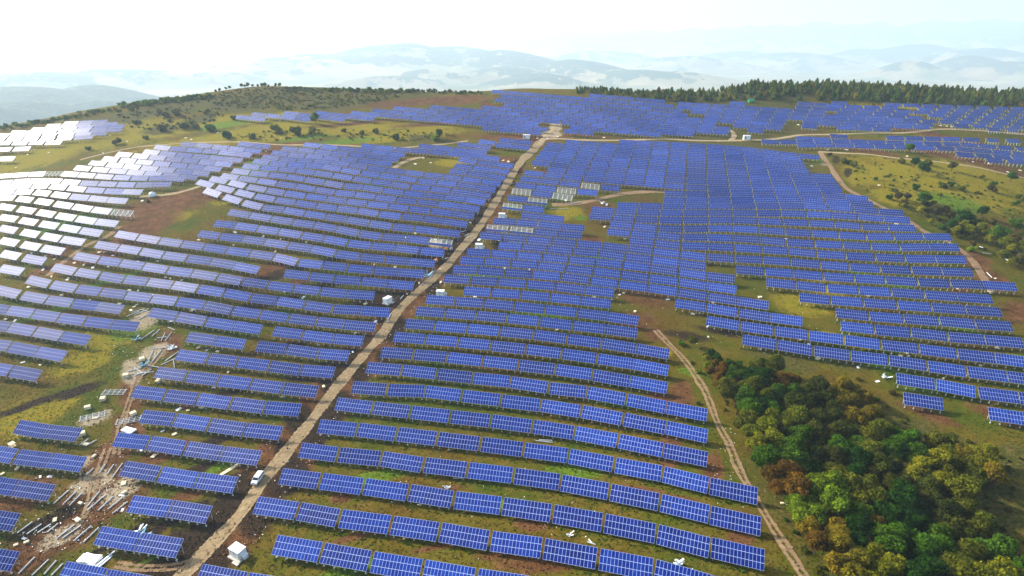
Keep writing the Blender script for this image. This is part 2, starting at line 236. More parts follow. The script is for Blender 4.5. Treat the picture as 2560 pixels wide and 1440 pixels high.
# ------------------------------------------------------------------ plan of the tables: top-left corner of each table along a row; the last one ends the row
# block, tokens (top-left corner of each table in a tile of the plan; the last token is the row's right end)
TILES = {'P':(0,0,1),'A':(0,0,2.977),'B':(850,0,2.977),'C':(1700,0,2.977),'D':(0,480,2.977),'E':(850,480,2.977),'F':(1700,480,2.977),
 'G':(0,960,2.977),'H':(850,960,2.977),'I':(1700,960,2.977),'J':(1150,560,5.953),'K':(1500,560,5.953),'L':(1560,400,5.953),'M':(1900,400,5.953),
 'N':(1270,320,5.953),'O':(1660,320,5.953),'Q':(480,330,3.386),'S':(880,330,3.386),'V':(0,410,3.386),'W':(300,330,3.386),'X':(1180,210,3.386),
 'Y':(1600,220,3.033),'Z':(2080,220,3.033)}
ROWS = [
('right','G1500,1338 1862,1400 2235,1460'),
('right','G2060,1120 2415,1178 H250,1243 630,1305 1025,1370 1420,1428 1830,1490 2250,1560'),
('right','G1920,835 2240,880 H15,930 395,980 755,1030 1130,1090 1520,1145 1930,1220 2345,1300 I245,1422 640,1500'),
('right','G2100,625 2400,662 H190,700 525,745 860,795 1215,840 1590,895 1970,960 2365,1043 I240,1145 630,1225'),
('right','G2245,435 2530,470 H320,500 635,545 960,580 1300,622 1650,670 2015,740 2390,815 I235,905 605,990'),
('right','G2380,262 H140,290 435,320 735,355 1055,393 1375,433 1710,480 2050,543 2410,610 I230,695 580,770'),
('right','G2510,100 H255,130 535,160 830,193 1130,227 1440,264 1755,312 2080,370 2420,440 I210,505'),
('right','H95,-22 360,-2 640,10 915,42 1205,76 1500,113 1805,157 2115,213 2440,275 I210,337'),
('right','E205,1265 470,1285 730,1312 995,1340 1275,1370 H1560,-15 1845,17 2140,70 2440,128 I205,185'),
('right','E310,1152 555,1170 805,1190 1070,1218 1335,1247 1610,1278 1885,1318 2170,1368 2440,1415'),
('right','E405,1040 645,1060 885,1080 1130,1105 1390,1132 1655,1163 1920,1200 2195,1242 2450,1290'),
('right','E490,942 715,960 955,980 1195,1001 1445,1025 1695,1055 1950,1088 2215,1128 2455,1170'),
('right','E570,850 790,867 1020,885 1250,905 1490,930 1735,958 1980,985 2215,1015'),
('right','E645,765 860,780 1075,795 1300,817 1530,839 1770,865 2000,892 2225,925'),
('right','J60,930 475,957 905,990 1350,1030 1805,1075 2250,1125'),
('right','E775,612 J165,775 570,800 1000,835 1430,868 1870,920 2295,965'),
('right','E840,545 J270,632 670,661 1080,690 1505,725 1950,780 K275,834 715,887 1165,950 1610,1020 2070,1085 2515,1150'),
('wood','K1115,1110 1590,1180 2065,1255 F675,900 912,930'),
('wood','F195,920 450,961 700,998 955,1030 1220,1062 1488,1098 1772,1130 2055,1164 2345,1197 2640,1235'),
('wood','F462,1060 725,1098 992,1143 1265,1178 1548,1212 1835,1253 2125,1295 2430,1331 2730,1372'),
('wood','F1600,1345 1900,1389 I2205,18 2518,58 2830,100'),
('wood','I1660,60 1953,105'),
('wood','I2290,170 2620,220'),
('right','J5,480 370,505 765,530 1165,560 1580,600 1990,645 K315,690 735,745 1175,800 1610,866 2035,920'),
('right','J100,355 470,384 850,410 1235,440 1625,474 2025,510 K345,550 745,598 1175,655 1600,715 2005,760'),
('right','J575,265 930,284 1310,315 1690,349 2075,380 K380,430 780,475 1185,527 1580,575'),
('east','F410,545 625,562 840,578 1062,598 1290,612 1520,625 1758,640 1998,651 2250,660 2490,675'),
('east','F635,640 860,662 1088,685 1322,700 1565,714 1810,732 2058,750 2305,765'),
('east','F880,750 1115,772 1358,790 1608,808 1862,825 2120,843 2375,860'),
('east','F1150,865 1400,890 1655,908 1920,926 2190,948 2455,965'),
('east','F1185,960 1440,987 1710,1010 1985,1040 2265,1063 2540,1085'),
('right','J305,115 650,145 1010,175 1375,205 1745,240 K35,270 420,310 800,350 1195,395 F200,458 405,470 610,478 822,493 1040,512 1255,530 1480,542 1710,553 1942,562 2165,570'),
('right','pJ390,5 p740,30 1110,65 1460,95 1815,122'),
('right','K430,195 815,230 1205,270 F202,378 400,388 608,400 805,412 1015,432 1228,446 1445,458 1662,468 1895,471 2115,475'),
('right','E1145,190 1315,202 1480,215 1655,235 1820,247'),
('right','K105,60 465,90 835,115 1210,146 F198,312 392,319 595,330 790,348 998,359 1203,369 1412,380 1625,386 1848,382 2062,385'),
('right','E1350,150 1510,165 1672,182'),
('right','E2010,212 L140,935 500,967 865,978 1235,970 1615,970 2005,990 M370,1018 760,1041 1160,1066 1565,1086 1970,1091 F1800,306 2005,310'),
('right','pE1210,78 N235,1145 545,1175'),
('right','E1855,157 2030,165 L160,830 510,845 860,851 1240,849 1610,842 1980,860 M335,875 715,891 1105,912 1500,943 1900,957 2290,965'),
('right','N0,1000 p300,1030 595,1060'),
('right','E1870,108 2050,120 L185,730 525,740 865,745 1235,745 1600,741 1960,745 M300,745 685,757 1060,775 1450,797 1835,830 2210,850'),
('right','fN55,890 365,925 f672,960 980,1000'),
('right','N1615,1105 1950,1115 L555,645 890,645 1235,643 1590,640 1945,640 M280,640 640,641 1010,661 1390,690 1765,720 2125,745'),
('right','N120,805 425,840 f728,875 1035,905 1335,925'),
('right','L570,555 905,555 1235,554 1575,549 1915,545 M245,545 605,546 965,573 1330,597 1675,620'),
('right','N190,718 485,742 780,778 f1085,810 1385,840 1668,857'),
('right','L590,455 905,460 1230,464 1570,460 1900,460 M215,460 565,465 920,480 1280,507 1605,540'),
# left of the road
('left','G490,1315 813,1375 1140,1432'),
('left','G-185,1195 152,1250'),
('left','G755,1055 1062,1107 1372,1150'),
('left','G-150,915 155,965'),
('left','G990,825 1297,867 1587,905'),
('left','G-122,675 153,712 420,750'),
('left','G935,570 1213,613 1490,658 1777,690'),
('left','G-115,442 148,484 403,515 652,542'),
('left','G875,358 1128,386 1403,424 1680,464 1953,497'),
('left','G145,265 380,302 617,328'),
('left','G1070,190 1320,218 1578,253 1845,290 2110,315'),
('left','G1010,10 1247,38 1489,66 1738,97 1990,127 2248,146'),
('left','D1180,1300 1408,1328 1645,1358 1884,1388 2127,1418 2375,1443'),
('left','D-110,1255 106,1290 320,1325'),
('left','D1335,1170 1563,1200 1785,1225 2018,1255 2258,1284 2498,1301'),
('left','D-108,1082 97,1112 305,1150 508,1185'),
('left','D1410,1040 1620,1069 1835,1098'),
('left','D1920,1107 2147,1132 2384,1164 E75,1182'),
('left','D-100,945 92,970 284,1003 486,1036 685,1068'),
('left','D1130,860 1338,892 1550,929 1758,960 1960,990'),
('left','D2045,1000 2267,1026 2494,1055 E182,1073'),
('left','D-108,822 80,845 269,871 457,900 653,926 849,950 1045,966'),
('left','D215,617 405,658 590,690 770,712 955,735 1145,759 1333,782 1538,810 1745,850 1952,878 2160,905 2370,930 E42,951 271,972'),
('left','D-20,690 188,737 369,769 559,795 744,818 930,842'),
('left','D405,530 590,564 759,593 944,620 1117,639 1304,662 1489,690 1685,718 1880,754 2075,778 2280,808 2486,836 E172,850 378,863'),
('left','D575,445 755,477 915,500 1087,525 1264,553 1447,576 1635,605 1818,635 2010,662 2197,685 2395,708 E58,728 263,740'),
('left','D730,362 900,390 1064,415 1232,442 1405,465 1585,489 1768,520 1940,555'),
('left','D2125,575 2314,597 2500,618 E165,634 362,652 556,668'),
('left','D880,285 1042,312 1205,337 1368,360 1534,382 1700,407 1875,430 2055,455 2235,497 2414,515 E65,536 255,555 450,569 633,582'),
('left','D1490,283 1650,305 1818,323 1985,346 2155,372 2330,396 2511,432 E158,456 340,475 525,490 711,508'),
('left','D1605,208 1765,225 1930,248 2090,270 2259,297 2427,322 E68,355 245,375 421,390 604,410 781,426'),
('left','D1715,125 1875,152 2032,176 2190,201 2350,222 2515,250 E155,285 321,308 497,320 p673,340 845,358'),
('left','Q110,462 275,518 450,572 610,613 793,634 970,664 1145,689 E62,182 230,209 399,234 565,250 738,269 900,288'),
('left','Q50,395 215,440 385,480 550,520 720,549 890,574 1065,600 1240,621 S60,641 240,668 425,689 614,706 800,730 986,757'),
('left','Q165,370 320,400 485,440 645,469 800,493 975,519 1150,540 1320,563 S140,584 320,602 490,624 674,643 860,662 1041,688'),
('left','Q260,345 410,370 570,389 730,414 895,436 1060,464 1225,489 S40,505 210,525 385,549 555,565 735,584 915,605 1087,632'),
('left','Q350,305 505,324 660,340 815,356 970,379 1135,405 1295,433 S105,446 275,470 445,494 615,510 790,525 970,545 1137,571'),
('left','Q440,265 590,280 740,291 895,305 1050,324 1205,345 S20,373 180,395 345,415 500,444 675,456 845,474 1020,495 1182,521'),
('left','Q530,225 670,242 815,257 970,264 1120,273 1275,297 S85,325 245,345 405,366 560,390 725,405 895,421 1060,444 1222,466'),
('left','Q605,190 750,209 895,220 1040,226 1190,236 1345,256 S140,281 300,300 465,320 620,340 780,356 940,375 1105,396 1266,416'),
('left','S830,310 985,326 1145,346 1306,370'),
('left','S875,265 1030,284 1185,301 1341,322'),
('left','S915,208 1068,238 1225,254 1371,270'),
('left','Q682,155 @7 S345,252'),
('left','Q768,118 @7 S402,212'),
('left','Q957,86 @6 S455,178'),
('left','S85,96 225,111 370,126 510,138 655,147 805,161 952,175 1107,192 1256,212'),
('left','S570,97 710,112 852,128 1000,142 1146,160'),
('left','S900,85 1040,98 1181,122'),
('left','S1085,62 1216,80'),
('left','B1190,1025 1310,1037 1430,1047'),
('left','B1165,1060 1288,1072 1416,1085'),
# pale field on the left
('pale','W1010,80 1143,94 1281,106'),
('pale','W525,82 660,92 795,104 932,118 1070,133 1206,146'),
('pale','W305,107 440,121 575,131 712,141 850,150 990,165 1126,181'),
('pale','P362,373 @6 W1046,222'),
('pale','P294,379 @7 W961,258'),
('pale','P260,390 @7 W871,297'),
('pale','P228,401 @7 W771,334'),
('pale','P190,413 @7 W667,363'),
('pale','V-10,86 125,76 260,68 f400,62 543,60 680,70 822,80 975,91 1120,97 W255,368 408,368 562,379'),
('pale','V-15,140 122,130 260,121 400,120 543,127 694,138 848,145 1004,151 1158,155 1308,152 1460,150'),
('pale','V-10,180 135,171 285,162 435,165 590,180 745,195 900,205 1055,211 1217,216'),
('pale','V-10,218 142,212 300,215 458,231 610,249 770,264 930,280 1091,291'),
('pale','V-15,262 148,266 315,285 476,310 640,335 800,360 f962,380 1140,394'),
('pale','V-8,328 163,354 330,380 495,408 665,436 835,462 1014,481'),
('pale','V5,420 179,446 350,475 525,503 704,535 880,561'),
('pale','V-5,508 189,544 370,575 546,608 731,636'),
('pale','V10,615 194,648 379,682 562,713'),
('pale','D10,426 193,460 362,491'),
('pale','D20,536 196,569'),
# glare field far left
('glare','A-30,1098 112,1094 236,1090'),
('glare','A-120,1170 0,1167 118,1165'),
('glare','A480,905 595,900 705,895 803,890'),
('glare','A350,925 465,921 580,917 690,913 800,910 862,908'),
('glare','A240,951 355,948 470,944 585,938 700,934 815,930 930,925'),
('glare','A90,971 205,972 320,968 440,966 560,960 680,958 800,955 915,950'),
('glare','A-30,992 85,994 200,994 320,992 440,990 565,985 690,982 800,978'),
('glare','A-60,1022 60,1022 180,1022 300,1022 425,1018 560,1012 700,1004'),
('glare','A-20,1050 100,1050 225,1050 350,1048 475,1044'),
('upper','A1765,855 1872,866 1985,876'),('upper','A1878,834 1990,845 2098,856 2210,867 2320,878'),('upper','A2118,827 2228,838 2345,852 2460,866 2575,880'),('upper','A2352,825 2465,836 2580,848 2690,858'),
# right-hand band
('band','C2250,1172 @2 C2570,1195'),
('band','C2045,1130 @4 C2590,1165'),
('band','C865,1062 @3 C1290,1068 @5 C2040,1092 @4 C2590,1135'),
('band','C735,1042 @2 C990,1036 @2 C1255,1036 @2 C1525,1046 @4 C2080,1060 @4 C2600,1098'),
('band','C1115,996 1240,1002'),
('band','C1525,1010 @4 C2080,1022 @3 C2545,1036'),
('band','C605,1036 730,1042'),
('band','C858,1015 990,1019 1113,1023'),
]
# dense field between the road and the upper road: knots of its lowest and highest full row
R30='N250,625 545,657 830,690 1120,718 1430,740 1726,764 2030,787 2325,815 L910,365 1230,376 1555,384 1890,381 M185,381 530,390 880,400 1205,410'
R36='N570,210 825,232 1075,258 1340,280 1600,300 1865,315 2130,330 2400,345 O345,360 628,375 900,390 1185,407 1480,432 1775,462 2075,490 2380,512'
# row index above R30 -> first, last column, skipped columns
DENSE={0:(0,15),1:(1,15),2:(0,15),3:(0,15),4:(0,14),5:(0,14),6:(0,14),7:(1,14),8:(4,15)}
# lattice fields beyond the upper road: tile, origin, step along a row, step to the next row up (with growth), polygon, holes
FIELDS=[
('B',(1010,965),(113,9.5),(46,-27),[(60,880),(70,845),(80,825),(95,822),(365,800),(600,788),(1045,793),(1160,790),(1215,705),(1120,700),(1120,672),(1340,670),(1440,676),(1560,690),(1750,720),(1770,700),(1985,712),(1990,690),(2210,705),(2330,728),(2435,760),(2440,790),(2555,800),(2555,985),(2440,1000),(2060,985),(1760,985),(1740,990),(1640,985),(1680,905),(1570,900),(1545,905),(1500,985),(1360,985),(1230,975),(1010,945),(990,930),(115,870)],[]),
('Y',(20,340),(124,7.5),(16,-27),[(185,350),(205,135),(300,150),(305,100),(410,120),(520,125),(525,103),(750,112),(755,120),(850,128),(850,160),(915,165),(920,130),(1140,135),(1145,105),(1456,98),(1456,290),(1220,290),(1195,230),(1130,225),(1140,270),(1030,275),(1020,300),(905,305),(900,335),(780,335),(775,290),(680,290),(670,345),(200,345)],
   [[(310,155),(405,160),(405,190),(310,185)],[(425,200),(522,205),(522,242),(425,238)],[(545,252),(650,258),(650,292),(545,288)],[(990,180),(1058,182),(1058,210),(990,208)],[(750,150),(850,160),(850,170),(750,165)]]),
('Z',(0,310),(136,4.5),(-30,-24),[(-30,100),(150,98),(155,120),(295,122),(320,142),(440,145),(400,130),(400,98),(520,105),(850,135),(1456,150),(1600,152),(1600,330),(1240,312),(1110,305),(980,298),(930,262),(800,250),(815,290),(430,298),(425,315),(160,312),(-30,300)],
   [[(440,140),(570,150),(575,172),(450,168)],[(605,178),(725,185),(765,232),(640,225)],[(795,245),(920,258),(960,300),(820,285)]]),
]

def parse(s):
    t = 'P'; out = []
    for tok in s.split():
        if tok[0] == '@': out.append(int(tok[1:])); continue
        fl = ''
        if tok[0] in 'fp': fl = tok[0]; tok = tok[1:]
        if tok[0].isupper(): t = tok[0]; tok = tok[1:]
        x, y = map(float, tok.split(',')); a, b, s_ = TILES[t]; out.append((a+x/s_, b+y/s_, fl))
    pts = []; i = 0
    while i < len(out):
        if isinstance(out[i], int):
            n = out[i]; p = pts[-1]; q = out[i+1]
            for k in range(1, n): pts.append((p[0]+(q[0]-p[0])*k/n, p[1]+(q[1]-p[1])*k/n, ''))
        else: pts.append(out[i])
        i += 1
    return pts
def inside(p, poly):
    x, y = p; r = False
    for i in range(len(poly)):
        x1, y1 = poly[i]; x2, y2 = poly[i-1]
        if (y1 > y) != (y2 > y) and x < (x2-x1)*(y-y1)/(y2-y1)+x1: r = not r
    return r
plan = [(b, parse(s)) for b, s in ROWS]
_a = parse(R30); _c = parse(R36)
for k, (f, l) in DENSE.items():
    t = k/6*(1+0.10*(1-k/6))
    plan.append(('dense', [(_a[i][0]+(_c[i][0]-_a[i][0])*t, _a[i][1]+(_c[i][1]-_a[i][1])*t, '') for i in range(f, l+1)]))
TAB = []     # block, row, position, flag, last?, u1, v1, u2, v2
for r, (b, p) in enumerate(plan):
    for i in range(len(p)-1): TAB.append((b, r, i, p[i][2], i == len(p)-2, p[i][0], p[i][1], p[i+1][0], p[i+1][1]))
for T, o, du, dv, poly, holes in FIELDS:
    ox, oy, s = TILES[T]
    for j in range(-6, 16):
        for i in range(-30, 30):
            x = o[0]+du[0]*(i+(j*.43 % 1 if T == 'Z' else 0))+dv[0]*j; y = o[1]+du[1]*i+dv[1]*j; m = (x+du[0]*.5, y+du[1]*.5+8)
            if inside(m, poly) and not any(inside(m, h) for h in holes):
                TAB.append(('upper', 900+j, i, '', False, ox+x/s, oy+y/s, ox+(x+du[0])/s, oy+(y+du[1])/s))
TILT = R(35); SLOPE = 4.98; FRONT = 1.5; TOPH = FRONT+SLOPE*math.sin(TILT); HALF = SLOPE*math.cos(TILT)/2
uv1 = np.array([t[5:7] for t in TAB]); uv2 = np.array([t[7:9] for t in TAB])
PA = ground_at(uv1[:, 0], uv1[:, 1], TOPH); PB = ground_at(uv2[:, 0], uv2[:, 1], TOPH)
def table_frame(k):
    a = Vector(PA[k]); b = Vector(PB[k]); d = b-a
    x = d.normalized(); z0 = Vector((0, 0, 1)); y = z0.cross(x).normalized(); z = x.cross(y)
    M = Matrix((x, y, z)).transposed(); L = min(max(d.length, 12.2), 16.6)
    if TAB[k][4]: L *= 14.5/13.6
    mid = (a+b)/2; q = random.Random(k*13+5)
    top = mid; M0 = M; M = M @ Matrix.Rotation(R(q.gauss(0, 1.3)), 3, 'X') @ Matrix.Rotation(R(q.gauss(0, .6)), 3, 'Z')
    o = mid-M @ Vector((0, HALF, TOPH))
    return o, M, L/14.5
# pieces of one table, local x along the row, y uphill, z up
U0, U1 = -6.8, 6.8
def pt(x, s, off=0.0):     # point on the tilted plane, s metres up the slope from the lower edge
    return Vector((x, -HALF+s*math.cos(TILT)-off*math.sin(TILT), FRONT+s*math.sin(TILT)+off*math.cos(TILT)))
def panel_faces(s0, s1):
    t = .045; q = [pt(U0, s0, t), pt(U1, s0, t), pt(U1, s1, t), pt(U0, s1, t)]; w = [pt(U0, s0), pt(U1, s0), pt(U1, s1), pt(U0, s1)]
    return q, w
LEGX = (-6.1, -3.05, 0, 3.05, 6.1)
def frame_mb(rear=True, w=.09, rails=(.5, 1.66, 3.3, 4.45)):
    m = MB()
    for s in rails: m.bar(pt(-6.7, s, -.06), pt(6.7, s, -.06), w, .09)
    for x in LEGX:
        m.bar(pt(x, .25, -.17), pt(x, 4.75, -.17), w*1.1, .1)
        if rear:
            p = pt(x, 3.9, -.2); m.bar(p, (x, p.y, -.8), .1); m.bar(pt(x, 2.0, -.2), (x, p.y, .55), .06)
    return m
def leg_mb(x):
    m = MB(); p = pt(x, .75, -.2); m.bar((x, p.y, p.z), (x, p.y, -.9), .13); m.box((x, p.y, .02), (.42, .42, .16))
    return m

# ------------------------------------------------------------------ materials
def panel_material():
    N = NT('solar_glass', .43, .12)
    uv = N.n('UVMap').outputs[0]; sp = N.n('SeparateXYZ'); N.lk(uv, sp.inputs[0]); u, v = sp.outputs[0], sp.outputs[1]
    fu = N.m('FRACT', u); fv = N.m('FRACT', v)
    eu = N.m('MINIMUM', fu, N.m('SUBTRACT', 1.0, fu)); ev = N.m('MINIMUM', fv, N.m('SUBTRACT', 1.0, fv))
    line = N.m('MAXIMUM', N.m('LESS_THAN', eu, .043), N.m('LESS_THAN', ev, .034))
    oi = N.n('ObjectInfo'); rnd = oi.outputs['Random']
    cb = N.n('CombineXYZ'); N.lk(N.m('FLOOR', u), cb.inputs[0]); N.lk(N.m('FLOOR', v), cb.inputs[1]); N.lk(N.m('MULTIPLY', rnd, 977.0), cb.inputs[2])
    wn = N.n('TexWhiteNoise', noise_dimensions='3D'); N.lk(cb.outputs[0], wn.inputs[0])
    c2 = N.n('CombineXYZ'); N.lk(N.m('FLOOR', N.m('DIVIDE', u, 20.0)), c2.inputs[0]); N.lk(N.m('MULTIPLY', rnd, 391.0), c2.inputs[1])
    w2 = N.n('TexWhiteNoise', noise_dimensions='3D'); N.lk(c2.outputs[0], w2.inputs[0])
    # batches of cells: deep navy to brighter cobalt and a violet-tinged kind
    f = N.m('ADD', N.m('MULTIPLY', wn.outputs[0], .42), N.m('MULTIPLY', w2.outputs[0], .58))
    c = N.ramp(f, (.1, (.0008, .010, .12)), (.5, (.001, .019, .19)), (.9, (.003, .042, .30)))
    c = N.mix(N.m('MULTIPLY', N.m('GREATER_THAN', wn.outputs[0], .88), .5), c, (.008, .018, .19))
    N.col(N.mix(line, c, (.36, .44, .68)))
    N.put(N.b.inputs['Roughness'], N.m('ADD', .43, N.m('MULTIPLY', line, .1)))
    return N.mat
MAT = {}
MAT['panel'] = panel_material()
MAT['alu'] = plain('aluminium_frame', (.62, .65, .66), .45, .06)
MAT['steel'] = plain('galvanised_steel', (.50, .55, .53), .5, .12, 3)
MAT['white'] = plain('white_paint', (.80, .82, .82), .5, .04)
MAT['cream'] = plain('pale_card', (.78, .68, .46), .9, .14, 2)
MAT['plastic'] = plain('white_plastic_sheet', (.80, .86, .88), .45, .06)
MAT['bluewrap'] = plain('blue_wrap', (.22, .45, .62), .5, .2)
MAT['concrete'] = plain('concrete_slab', (.55, .51, .43), .9, .12)
MAT['vent'] = plain('grey_vent', (.25, .27, .28), .6)
MAT['glass'] = plain('dark_glass', (.02, .025, .03), .08, .1, spec=.6)
MAT['tyre'] = plain('tyre_rubber', (.02, .02, .02), .9)
MAT['chrome'] = plain('bright_metal', (.7, .7, .72), .25, .05, metal=.8)
MAT['lamp'] = plain('clear_lens', (.85, .87, .88), .15, .03)
MAT['red'] = plain('red_lens', (.45, .02, .015), .2, .05)
MAT['orange'] = plain('orange_paint', (.75, .26, .03), .5, .1)
MAT['greenpaint'] = plain('green_sheet', (.01, .22, .10), .5, .1)
MAT['skin'] = plain('skin', (.50, .31, .22), .6)
MAT['jacket'] = plain('dark_jacket', (.02, .022, .03), .9)
MAT['trousers'] = plain('pale_trousers', (.42, .38, .32), .9)
MAT['hair'] = plain('black_hair', (.012, .01, .01), .7)
MAT['bark'] = plain('bark', (.10, .07, .045), .95, .25, 4)
MAT['brick'] = plain('brick_red', (.36, .14, .09), .9, .2, .2)
MAT['render'] = plain('pale_render', (.62, .60, .55), .9, .1, .2)
def ground_material():
    N = NT('hill_ground', .95, .02)
    a = N.n('VertexColor', layer_name='soil').outputs[0]; b = N.n('VertexColor', layer_name='cover').outputs[0]
    sa = N.n('SeparateColor'); N.lk(a, sa.inputs[0]); sb = N.n('SeparateColor'); N.lk(b, sb.inputs[0])
    big = N.noise(.035, 4, .6); mid = N.noise(.16, 5, .65); fine = N.noise(.9, 4, .7); tiny = N.noise(3.5, 3, .7)
    g = N.ramp(N.m('ADD', N.m('MULTIPLY', mid, .38), N.m('ADD', N.m('MULTIPLY', fine, .34), N.m('MULTIPLY', tiny, .28))), (.36, (.014, .036, .002)), (.46, (.048, .064, .004)), (.54, (.098, .074, .009)), (.64, (.19, .125, .032)))
    w = N.ramp(N.m('ADD', N.m('MULTIPLY', big, .7), N.m('MULTIPLY', fine, .3)), (.40, (.14, .055, .010)), (.5, (.145, .100, .012)), (.60, (.040, .085, .004)))
    c = N.mix(.42, g, w)
    jag = N.m('MULTIPLY', N.m('SUBTRACT', N.m('ADD', N.m('MULTIPLY', mid, .45), N.m('ADD', N.m('MULTIPLY', fine, .35), N.m('MULTIPLY', tiny, .2))), .5), 4.2)
    def mask(s, lo=.25, hi=.65): return N.mr(N.m('ADD', s, N.m('MULTIPLY', jag, N.m('MULTIPLY', N.m('MINIMUM', s, .5), 1.6))), lo, hi)
    yel = N.ramp(fine, (.35, (.10, .13, .006)), (.52, (.24, .19, .012)), (.68, (.32, .15, .012)))
    c = N.mix(N.m('MULTIPLY', mask(sa.outputs[1]), .8), c, yel)
    grn = N.ramp(fine, (.35, (.05, .11, .008)), (.65, (.13, .20, .015)))
    c = N.mix(N.m('MULTIPLY', mask(sb.outputs[0]), .85), c, grn)
    brn = N.ramp(N.m('ADD', N.m('MULTIPLY', mid, .4), N.m('MULTIPLY', tiny, .6)), (.30, (.028, .013, .005)), (.48, (.095, .042, .015)), (.70, (.26, .13, .055)))
    c = N.mix(mask(sa.outputs[0]), c, brn)
    drk = N.ramp(tiny, (.35, (.012, .008, .005)), (.6, (.040, .025, .014)), (.72, (.15, .11, .07)))
    c = N.mix(mask(sa.outputs[2]), c, drk)
    tan = N.ramp(tiny, (.3, (.26, .19, .11)), (.7, (.42, .34, .22)))
    c = N.mix(mask(sb.outputs[1]), c, tan)
    scr = N.ramp(fine, (.35, (.030, .042, .008)), (.5, (.075, .070, .014)), (.66, (.13, .09, .03)))
    c = N.mix(mask(sb.outputs[2]), c, scr)
    N.bump(N.m('ADD', N.m('MULTIPLY', fine, .7), N.m('MULTIPLY', tiny, .3)), .9, .55)
    return N.col(c)
MAT['ground'] = ground_material()
def road_material(name, lo, mid_, hi):
    N = NT(name, .95, .03)
    a = N.n('VertexColor', layer_name='wear').outputs[0]; s = N.n('SeparateColor'); N.lk(a, s.inputs[0])
    fine = N.noise(.7, 5, .7); tiny = N.noise(3, 3, .7); f = N.m('ADD', N.m('MULTIPLY', fine, .6), N.m('MULTIPLY', tiny, .4))
    c = N.ramp(f, (.32, lo), (.5, mid_), (.68, hi))
    c = N.mix(N.m('MULTIPLY', s.outputs[1], .75), c, N.ramp(f, (.3, (.10, .07, .03)), (.7, (.19, .15, .06))))
    c = N.mix(N.m('MULTIPLY', s.outputs[2], N.mr(N.noise(.35, 4, .7), .35, .65, .15, .75)), c, N.ramp(f, (.3, tuple(x*.55 for x in lo)), (.7, mid_)))
    N.bump(f, .9, .35); N.col(c)
    # ragged rim: the ground shows through beyond the worn edge
    al = N.m('GREATER_THAN', N.m('ADD', s.outputs[0], N.m('MULTIPLY', N.m('SUBTRACT', fine, .5), 1.3)), .35)
    N.lk(al, N.b.inputs['Alpha'])
    return N.mat
MAT['road'] = road_material('packed_dirt', (.16, .105, .05), (.29, .21, .115), (.42, .33, .20))
MAT['track'] = road_material('worn_track', (.17, .10, .05), (.28, .18, .10), (.38, .27, .16))
MAT['path'] = road_material('sandy_path', (.26, .18, .09), (.38, .28, .16), (.50, .40, .25))
def leaf_material():
    N = NT('foliage', .8, .04)
    t = N.n('VertexColor', layer_name='tint').outputs[0]; oc = N.n('ObjectInfo').outputs['Color']
    c = N.mix(1.0, t, oc, 'MULTIPLY'); N.col(c)
    tr = N.n('BsdfTranslucent'); N.lk(c, tr.inputs[0]); ms = N.n('MixShader'); ms.inputs[0].default_value = .42
    N.lk(N.b.outputs[0], ms.inputs[1]); N.lk(tr.outputs[0], ms.inputs[2]); N.lk(ms.outputs[0], N.t.nodes['Material Output'].inputs['Surface'])
    return N.mat
MAT['leaf'] = leaf_material()

# ------------------------------------------------------------------ ground of the hill
MAIN = [(400,1500),(455,1440),(520,1372),(597,1290),(650,1213),(712,1135),(780,1050),(840,970),(903,895),(955,838),(985,790),(1030,742),(1080,698),(1130,650),(1172,600),(1207,555),(1240,503),(1268,458),(1300,408),(1330,378),(1352,353)]
BROWN = [(420,1130,60,20),(250,1230,80,50),(90,1380,90,40),(560,1390,40,30),(480,1230,60,16),(760,700,40,8),(1680,1120,24,60),(1450,1300,80,10),(1100,1225,70,8),(1550,1390,60,14),(860,1240,30,16),(430,505,120,26),(370,560,70,24),(330,600,60,20),(250,640,60,14),(150,665,60,14),(680,675,50,18),(1020,725,45,40),(230,1290,130,34),(140,1345,150,50),(300,1195,70,26),(265,1150,50,40),(320,1080,30,50),(330,990,25,40),(420,860,30,30),(590,1310,60,50),(530,1400,60,40),(640,1250,40,30),(690,1200,30,30),
 (1350,1410,100,24),(1250,1388,70,10),(1100,1365,80,8),(900,1338,70,8),(1600,1230,60,14),(1400,1215,60,12),(1330,1310,40,16),(1620,745,70,22),(1590,800,50,22),(1640,835,30,18),(1650,1000,36,30),(1700,1000,30,50),(1850,1330,30,60),(1780,1180,24,50),(1700,1250,50,10),(2500,1040,60,16),(2330,1040,70,12),(2430,650,36,20),(2480,700,30,26),(2540,780,26,26),(2400,720,20,16),
 (1110,250,110,11),(1000,258,110,9),(1215,262,16,14),(2250,322,260,6),(1980,325,80,8),(1300,345,110,9),(1500,342,120,4),(1680,345,100,4),(1260,400,44,10),(1200,372,20,6),(2350,385,200,6),(2150,375,90,6),(2500,420,80,8),(640,385,50,8),(700,365,60,6),(940,380,60,5),(880,310,120,4),(1100,310,120,4),(1500,520,40,20),(1610,500,40,12),(1560,560,40,14),(1480,600,30,12),(1290,425,26,10),(1380,430,40,5),(150,630,30,12),(60,1240,60,40),(480,1010,40,8),(900,940,60,12),(1230,580,24,26),(1000,760,30,26),(880,1000,20,20)]
